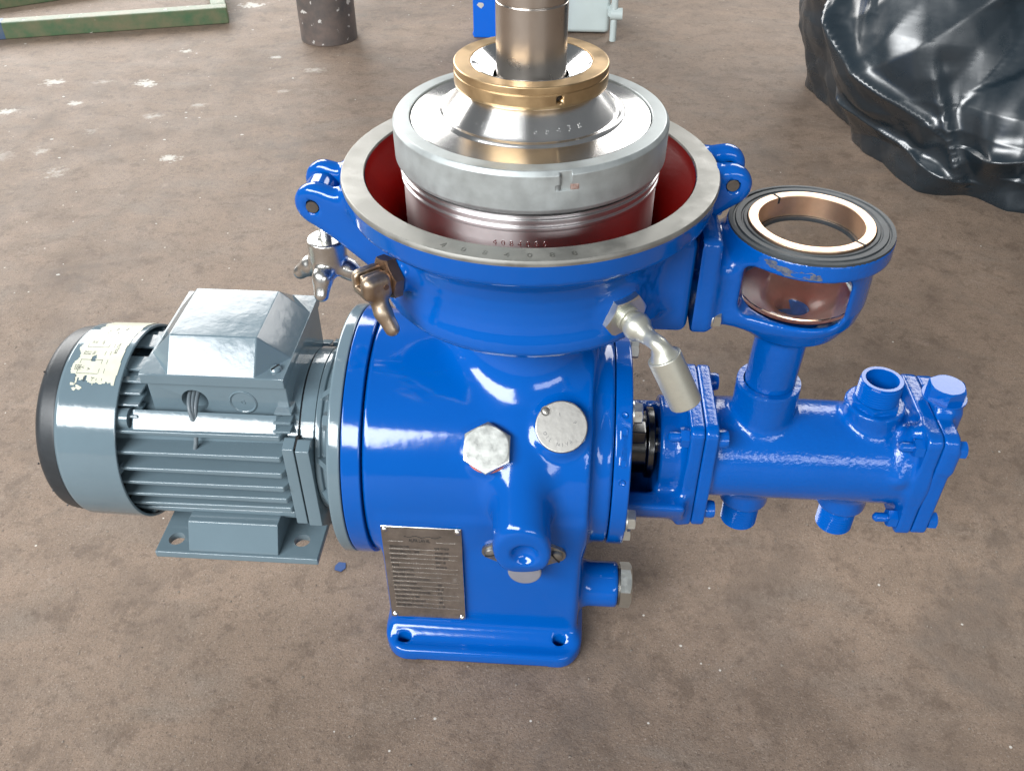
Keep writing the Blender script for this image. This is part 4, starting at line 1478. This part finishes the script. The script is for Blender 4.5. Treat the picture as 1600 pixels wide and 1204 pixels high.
# slot with a worn foot in the lock ring
na = math.atan2(-0.0994, 0.0291)
cu_ = box_bm(-0.0036, 0.0036, -0.010, 0.0022, 0.4935, 0.512)
bmesh.ops.transform(cu_, matrix=Matrix.Rotation(na + PI / 2, 4, 'Z') @ Matrix.Translation((0, -0.1045, 0)), verts=cu_.verts)
cut(lkr, cu_)
cu_ = box_bm(-0.0085, 0.0100, -0.010, 0.0016, 0.4925, 0.4985, 0.0020, 3)
bmesh.ops.transform(cu_, matrix=Matrix.Rotation(na + PI / 2, 4, 'Z') @ Matrix.Translation((0, -0.1045, 0)), verts=cu_.verts)
cut(lkr, cu_)
rp = box_bm(0.0032, 0.0096, 0.0008, 0.0022, 0.4930, 0.4984, 0.0012, 3)
bmesh.ops.transform(rp, matrix=Matrix.Rotation(na + PI / 2, 4, 'Z') @ Matrix.Translation((0, -0.1045, 0)), verts=rp.verts)
obj('rust_patch', rp, 'rust', lkr)
hood = [(0.0903, 0.4900), (0.0903, 0.5062), (0.0895, 0.5068), (0.0712, 0.5097), (0.0702, 0.5110), (0.0690, 0.5119), (0.0676, 0.5120), (0.0664, 0.5112), (0.0650, 0.5114), (0.0636, 0.5128), (0.0500, 0.5285), (0.0490, 0.5310), (0.0490, 0.5340)]
obj('bowl_hood', lathe_bm(rounded(hood, 0.0005, 2), 192), 'steel', BW, 50)
br = [(0.0480, 0.5300), (0.0545, 0.5300), (0.0562, 0.5312), (0.0566, 0.5330), (0.0566, 0.5406), (0.0560, 0.5408), (0.0560, 0.5413), (0.0566, 0.5415), (0.0566, 0.5462), (0.0560, 0.5468), (0.0448, 0.5468), (0.0446, 0.5450)]
brs = obj('brass_ring', lathe_bm(rounded(br, 0.0003, 2), 160), 'brass', BW, 35)
ba = math.atan2(-0.0519, 0.0224)
cut(brs, cyl_bm(0.0028, (0.060 * math.cos(ba), 0.060 * math.sin(ba), 0.5375), (-math.cos(ba), -math.sin(ba), 0), 0.0085, 24))
obj('ring_hole_shade', cyl_bm(0.0025, (0.0517 * math.cos(ba), 0.0517 * math.sin(ba), 0.5375), (math.cos(ba), math.sin(ba), 0), 0.0005, 20), 'dark', brs)  # near-black disc at the hole bottom, darkens it in place of shade
fu = [(0.0446, 0.5440), (0.0444, 0.5462), (0.0436, 0.5468), (0.0425, 0.5462), (0.0285, 0.5370), (0.0275, 0.5362), (0.0275, 0.5200)]
obj('funnel', lathe_bm(rounded(fu, 0.0005, 3), 160), 'polish', BW, 50)
obj('gap_shade_ring', lathe_bm([(0.0275, 0.5240), (0.0240, 0.5240)], 64), 'dark', BW)  # near-black ring across the gap, its shade put in as colour
tbp = [(0.0255, 0.5200), (0.0257, 0.5880), (0.0251, 0.5884), (0.0251, 0.5890), (0.0257, 0.5894), (0.0257, 0.5985), (0.0250, 0.5990), (0.0238, 0.5996), (0.0238, 0.6400), (0, 0.6400)]
sp = obj('centre_tube', lathe_bm(rounded(tbp, 0.0004, 2), 128), 'tube', BW, 40)
cutb = bmesh.new()
for k in range(12):
    a = R(-90 + 30 * k + 3)
    cyl_bm(0.0018, (0.030 * math.cos(a), 0.030 * math.sin(a), 0.6025), (-math.cos(a), -math.sin(a), 0), 0.010, 16, bm=cutb)
cut(sp, cutb)
# stamped figures
for i, ch in enumerate('4084080'):
    a = math.atan2(-0.0968, -0.0198) + i * 0.0605
    def fb_(x, y, z, a=a):
        aa = a + x / 0.0985
        rr = 0.09855 + z
        return Vector((rr * math.cos(aa), rr * math.sin(aa), 0.4502 + y))
    text_mesh('bowl_stamp', ch, 0.0062, 0.00015, fb_, 'stamp', BW)
for ch, deg in (('-', -127), ('R', -121), ('7', -114.5), ('6', -84), ('5', -76), ('4', -68), ('3', -60), ('8', -52)):
    a = R(deg)
    def fh(x, y, z, a=a):
        # on the conical flank of the hood between r .064 and .050
        t = 0.30 + y / 0.0213
        rr = 0.0640 + (0.0500 - 0.0640) * t + z
        zz = 0.5124 + (0.5285 - 0.5124) * t + z
        aa = a + x / rr
        return Vector((rr * math.cos(aa), rr * math.sin(aa), zz))
    text_mesh('hood_stamp', ch, 0.0062, 0.00015, fh, 'stamp', BW)

# ================================================================ BACKGROUND THINGS
# green steel frame lying on the floor
GF = thing('green_steel_frame', 'chipped green steel frame lying on the floor at the top left corner', 'steel frame', (-1.2, 1.75, 0))


def bar(name, p, q, w, h, mt, parent):
    p, q = Vector(p), Vector(q)
    L = (q - p).length
    b = box_bm(0, L, -w / 2, w / 2, 0, h, 0.004, 2)
    ang = math.atan2((q - p).y, (q - p).x)
    bmesh.ops.transform(b, matrix=Matrix.Translation(p) @ Matrix.Rotation(ang, 4, 'Z'), verts=b.verts)
    return obj(name, b, mt, parent)


A_ = Vector((-1.95, 1.475, 0.0))
B_ = Vector((-0.895, 1.800, 0.0))
dirv = (B_ - A_).normalized()
nrm = Vector((-dirv.y, dirv.x, 0))
fr1 = bar('front_rail', A_, B_, 0.040, 0.042, 'green', GF)
bar('side_rail', B_ - dirv * 0.022 + nrm * 0.020, B_ - dirv * 0.10 + nrm * 1.0, 0.040, 0.0415, 'green', GF)
bar('back_rail', Vector((-1.95, 1.60, 0)), Vector((-1.10, 2.22, 0)), 0.04, 0.0405, 'green', GF)
p_ = A_ + dirv * 0.50
bar('blue_sleeve', p_ - dirv * 0.09, p_ + dirv * 0.05, 0.0415, 0.0430, 'faded_blue', GF)

# standing pipe stub
o = obj('pipe_stub', lathe_bm(rounded([(0.058, 0.004), (0.062, 0.0), (0.0715, 0.0), (0.0715, 0.60), (0.062, 0.60), (0.062, 0.01)], 0.002, 2), 72, Matrix.Translation((-0.5975, 1.690, 0))), 'pipe')
o['label'] = 'dark paint-spattered steel pipe stub standing upright on the floor'
o['category'] = 'pipe'

# blue post behind the bowl
BP = thing('blue_post', 'bright blue steel post behind the bowl tube', 'post', (-0.16, 1.72, 0))
obj('post_web', box_bm(-0.2265, -0.02, 1.712, 1.724, 0.0, 0.62, 0.002, 1), 'blue_bg', BP)
obj('base_plate', box_bm(-0.230, -0.01, 1.725, 1.80, 0.0, 0.010, 0.002, 1), 'blue_bg', BP)
ws = bmesh.new()
c_ = ws.verts.new((-0.207, 1.7115, 0.083))
rg = [ws.verts.new((-0.207 + 0.011 * random.uniform(.4, 1) * math.cos(k * 2 * PI / 9) + 0.000, 1.7115, 0.083 + 0.012 * random.uniform(.3, 1) * math.sin(k * 2 * PI / 9))) for k in range(9)]
for k in range(9):
    ws.faces.new((c_, rg[k], rg[(k + 1) % 9]))
obj('paint_scuff', ws, 'white', BP)

# grey box with clamp rod
GB = thing('grey_metal_box', 'pale grey metal box with a clamp rod on its right edge', 'metal box', (0.07, 1.83, 0))
obj('box_body', box_bm(-0.06, 0.1215, 1.752, 1.92, 0.004, 0.45, 0.012, 4), 'box', GB)
rod = obj('clamp_rod', cyl_bm(0.0085, (0.1300, 1.712, 0.0), (0, 0, 1), 0.42, 24), 'box', GB)
obj('rod_clamp', cyl_bm(0.0145, (0.120, 1.712, 0.066), (1, 0, 0), 0.030, 28), 'box', rod)
obj('rod_hinge', cyl_bm(0.0080, (0.1215, 1.712, 0.066), (0, 1, 0), 0.06, 20), 'box', rod)

# black polythene bundle
BC = Vector((0.985, 1.262, 0))
NU, NV = 540, 380


def tri(x):
    return abs((x % 1.0) * 2 - 1)


rnd = random.Random(5)
WV = []
for f_, a_, n_ in ((2.6, 0.066, 4), (5.5, 0.030, 5), (10.0, 0.008, 4)):
    for _ in range(n_):
        th = rnd.uniform(0, PI)
        WV.append((math.cos(th) * f_, math.sin(th) * f_, rnd.random(), a_, Vector((rnd.uniform(-9, 9), rnd.uniform(-9, 9), rnd.uniform(-9, 9)))))
# long pulled folds: start (u,v), end (u,v), width, height; u = arc length round the front-left side, v = height
FOLDS = [((-0.02, 0.23), (0.55, 0.40), 0.050, 0.050), ((-0.05, 0.14), (0.60, 0.22), 0.040, 0.040), ((0.02, 0.09), (0.60, 0.12), 0.030, 0.028), ((-0.42, 0.50), (-0.30, 0.28), 0.030, 0.030),
         ((-0.30, 0.55), (-0.24, 0.33), 0.026, 0.030), ((-0.16, 0.55), (-0.10, 0.30), 0.035, 0.028), ((0.06, 0.42), (0.16, 0.32), 0.022, 0.030), ((0.16, 0.32), (0.40, 0.50), 0.024, 0.034),
         ((0.03, 0.44), (0.40, 0.62), 0.028, 0.034), ((-0.42, 0.12), (-0.12, 0.06), 0.030, 0.020), ((-0.15, 0.22), (-0.10, 0.05), 0.024, 0.022), ((-0.36, 0.30), (-0.16, 0.16), 0.030, 0.022),
         ((0.20, 0.26), (0.55, 0.30), 0.022, 0.022), ((-0.02, 0.30), (0.10, 0.20), 0.022, 0.020)]


def prof_r(t):     # t 0..1 from floor to top
    z = t * 0.80
    if z < 0.17:
        r = 0.398 + 0.052 * (z / 0.17) ** 0.8
    else:
        r = 0.450 - 0.02 * ((z - 0.17) / 0.4) ** 2
    if t > 0.75:
        r *= math.sqrt(max(0.0, 1 - ((t - 0.75) / 0.25) ** 2.4))
    return r, z


bm = bmesh.new()
rows_ = []
for j in range(NV + 1):
    t = j / NV
    r0, z0 = prof_r(t)
    row = []
    for i in range(NU):
        a = -PI + 2 * PI * i / NU
        ca, sa = math.cos(a), math.sin(a)
        sup = (abs(ca) ** 3.2 + abs(sa) ** 3.2) ** (-1 / 3.2)
        r = r0 * sup
        q = Vector((ca, sa, z0 * 2.2))
        # u runs round the side that faces front-left (angle -120 deg is u = 0)
        du = ((a + R(110) + PI) % (2 * PI) - PI) * 0.45
        wx_ = du + 0.05 * mnoise.noise(q * 2.2)
        wz_ = z0 + 0.05 * mnoise.noise(q * 2.2 + Vector((5, 2, 8)))
        d = 0.0
        for (u0, v0), (u1, v1), wd, amp in FOLDS:
            ex, ey = u1 - u0, v1 - v0
            L2 = ex * ex + ey * ey
            tt = max(0.0, min(1.0, ((wx_ - u0) * ex + (wz_ - v0) * ey) / L2))
            px_, py_ = wx_ - u0 - ex * tt, wz_ - v0 - ey * tt
            side = ex * py_ - ey * px_
            dist = math.hypot(px_, py_)
            w_ = wd * (1.0 if side < 0 else 0.38)
            if dist < w_ * 2.2:
                x_ = dist / w_
                d += amp * max(0.0, 1 - x_ * 0.45) ** 2 * (0.55 + 0.45 * math.sin(PI * min(1, 0.15 + tt * 0.8)))
        for fx, fy, ph, am, off in WV:
            md = max(0.0, mnoise.noise(q * 1.3 + off) + 0.25)
            d += am * md * (tri(wx_ * fx + wz_ * fy + ph + 0.25 * mnoise.noise(q * 1.1 + off)) - 0.5)
        d += 0.045 * mnoise.noise(q * 1.0)
        r = max(r + d * min(1, r0 / 0.2), 0.001)
        row.append(bm.verts.new((BC.x + r * ca, BC.y + r * sa + 0.55 * max(0.0, z0 - 0.13), z0)))
    rows_.append(row)
for j in range(NV):
    for i in range(NU):
        bm.faces.new((rows_[j][i], rows_[j][(i + 1) % NU], rows_[j + 1][(i + 1) % NU], rows_[j + 1][i]))
o = obj('wrapped_bundle', bm, 'poly', None, 180)
o['label'] = 'large bundle wrapped in creased shiny black polythene, top right'
o['category'] = 'plastic wrap'

# white paint splashes on the concrete (flat irregular films)
bm = bmesh.new()


def splash(x, y, s, irr):
    n = 16
    z = 0.0007 + 0.0003 * random.random()
    c = bm.verts.new((x, y, z))
    rg = []
    ph = random.uniform(0, 9)
    for k in range(n):
        a = 2 * PI * k / n
        rr = s * (0.55 + irr * (0.8 * abs(mnoise.noise(Vector((math.cos(a) * 1.7 + ph, math.sin(a) * 1.7, ph)))) + 0.35 * random.random()))
        rg.append(bm.verts.new((x + rr * 1.25 * math.cos(a), y + rr * math.sin(a), 0.0003)))
    for k in range(n):
        bm.faces.new((c, rg[k], rg[(k + 1) % n]))


for _ in range(90):
    splash(random.uniform(-1.5, 0.2), random.uniform(0.4, 2.2), random.uniform(0.0012, 0.0034), 0.7)
o = obj('paint_splashes', bm, 'white', None, 180)
o['kind'] = 'stuff'

# loose grit
bm = bmesh.new()
for _ in range(1500):
    if random.random() < 0.75:
        x, y = random.uniform(-0.9, 1.0), random.uniform(-0.35, 0.5)
    else:
        x, y = random.uniform(-1.6, 1.4), random.uniform(0.4, 2.2)
    s = random.choice((0.0006, 0.0008, 0.001, 0.0013, 0.0019))
    vs = [bm.verts.new((x + s * dx * random.uniform(.6, 1.3), y + s * dy * random.uniform(.6, 1.3), max(0, s * dz))) for dx, dy, dz in ((1, 0, 0), (-0.5, 0.87, 0), (-0.5, -0.87, 0), (0.1, 0, 0.8))]
    for f in ((0, 1, 3), (1, 2, 3), (2, 0, 3)):
        bm.faces.new([vs[k] for k in f])
o = obj('grit', bm, mat('pale_grit', (0.33, 0.28, 0.23), 0.8, var=0.7, var_scale=12), None, 180)
o['kind'] = 'stuff'

# blue paint chip
bm = prism_bm([(-0.0055, -0.004), (0.002, -0.006), (0.006, -0.001), (0.0045, 0.006), (-0.003, 0.0065), (-0.006, 0.001)], 0.0002, 0.0012, Matrix.Translation((-0.1995, -0.0286, 0)))
o = obj('paint_chip', bm, 'chip')
o['label'] = 'small blue paint chip on the concrete below the motor'
o['category'] = 'paint chip'
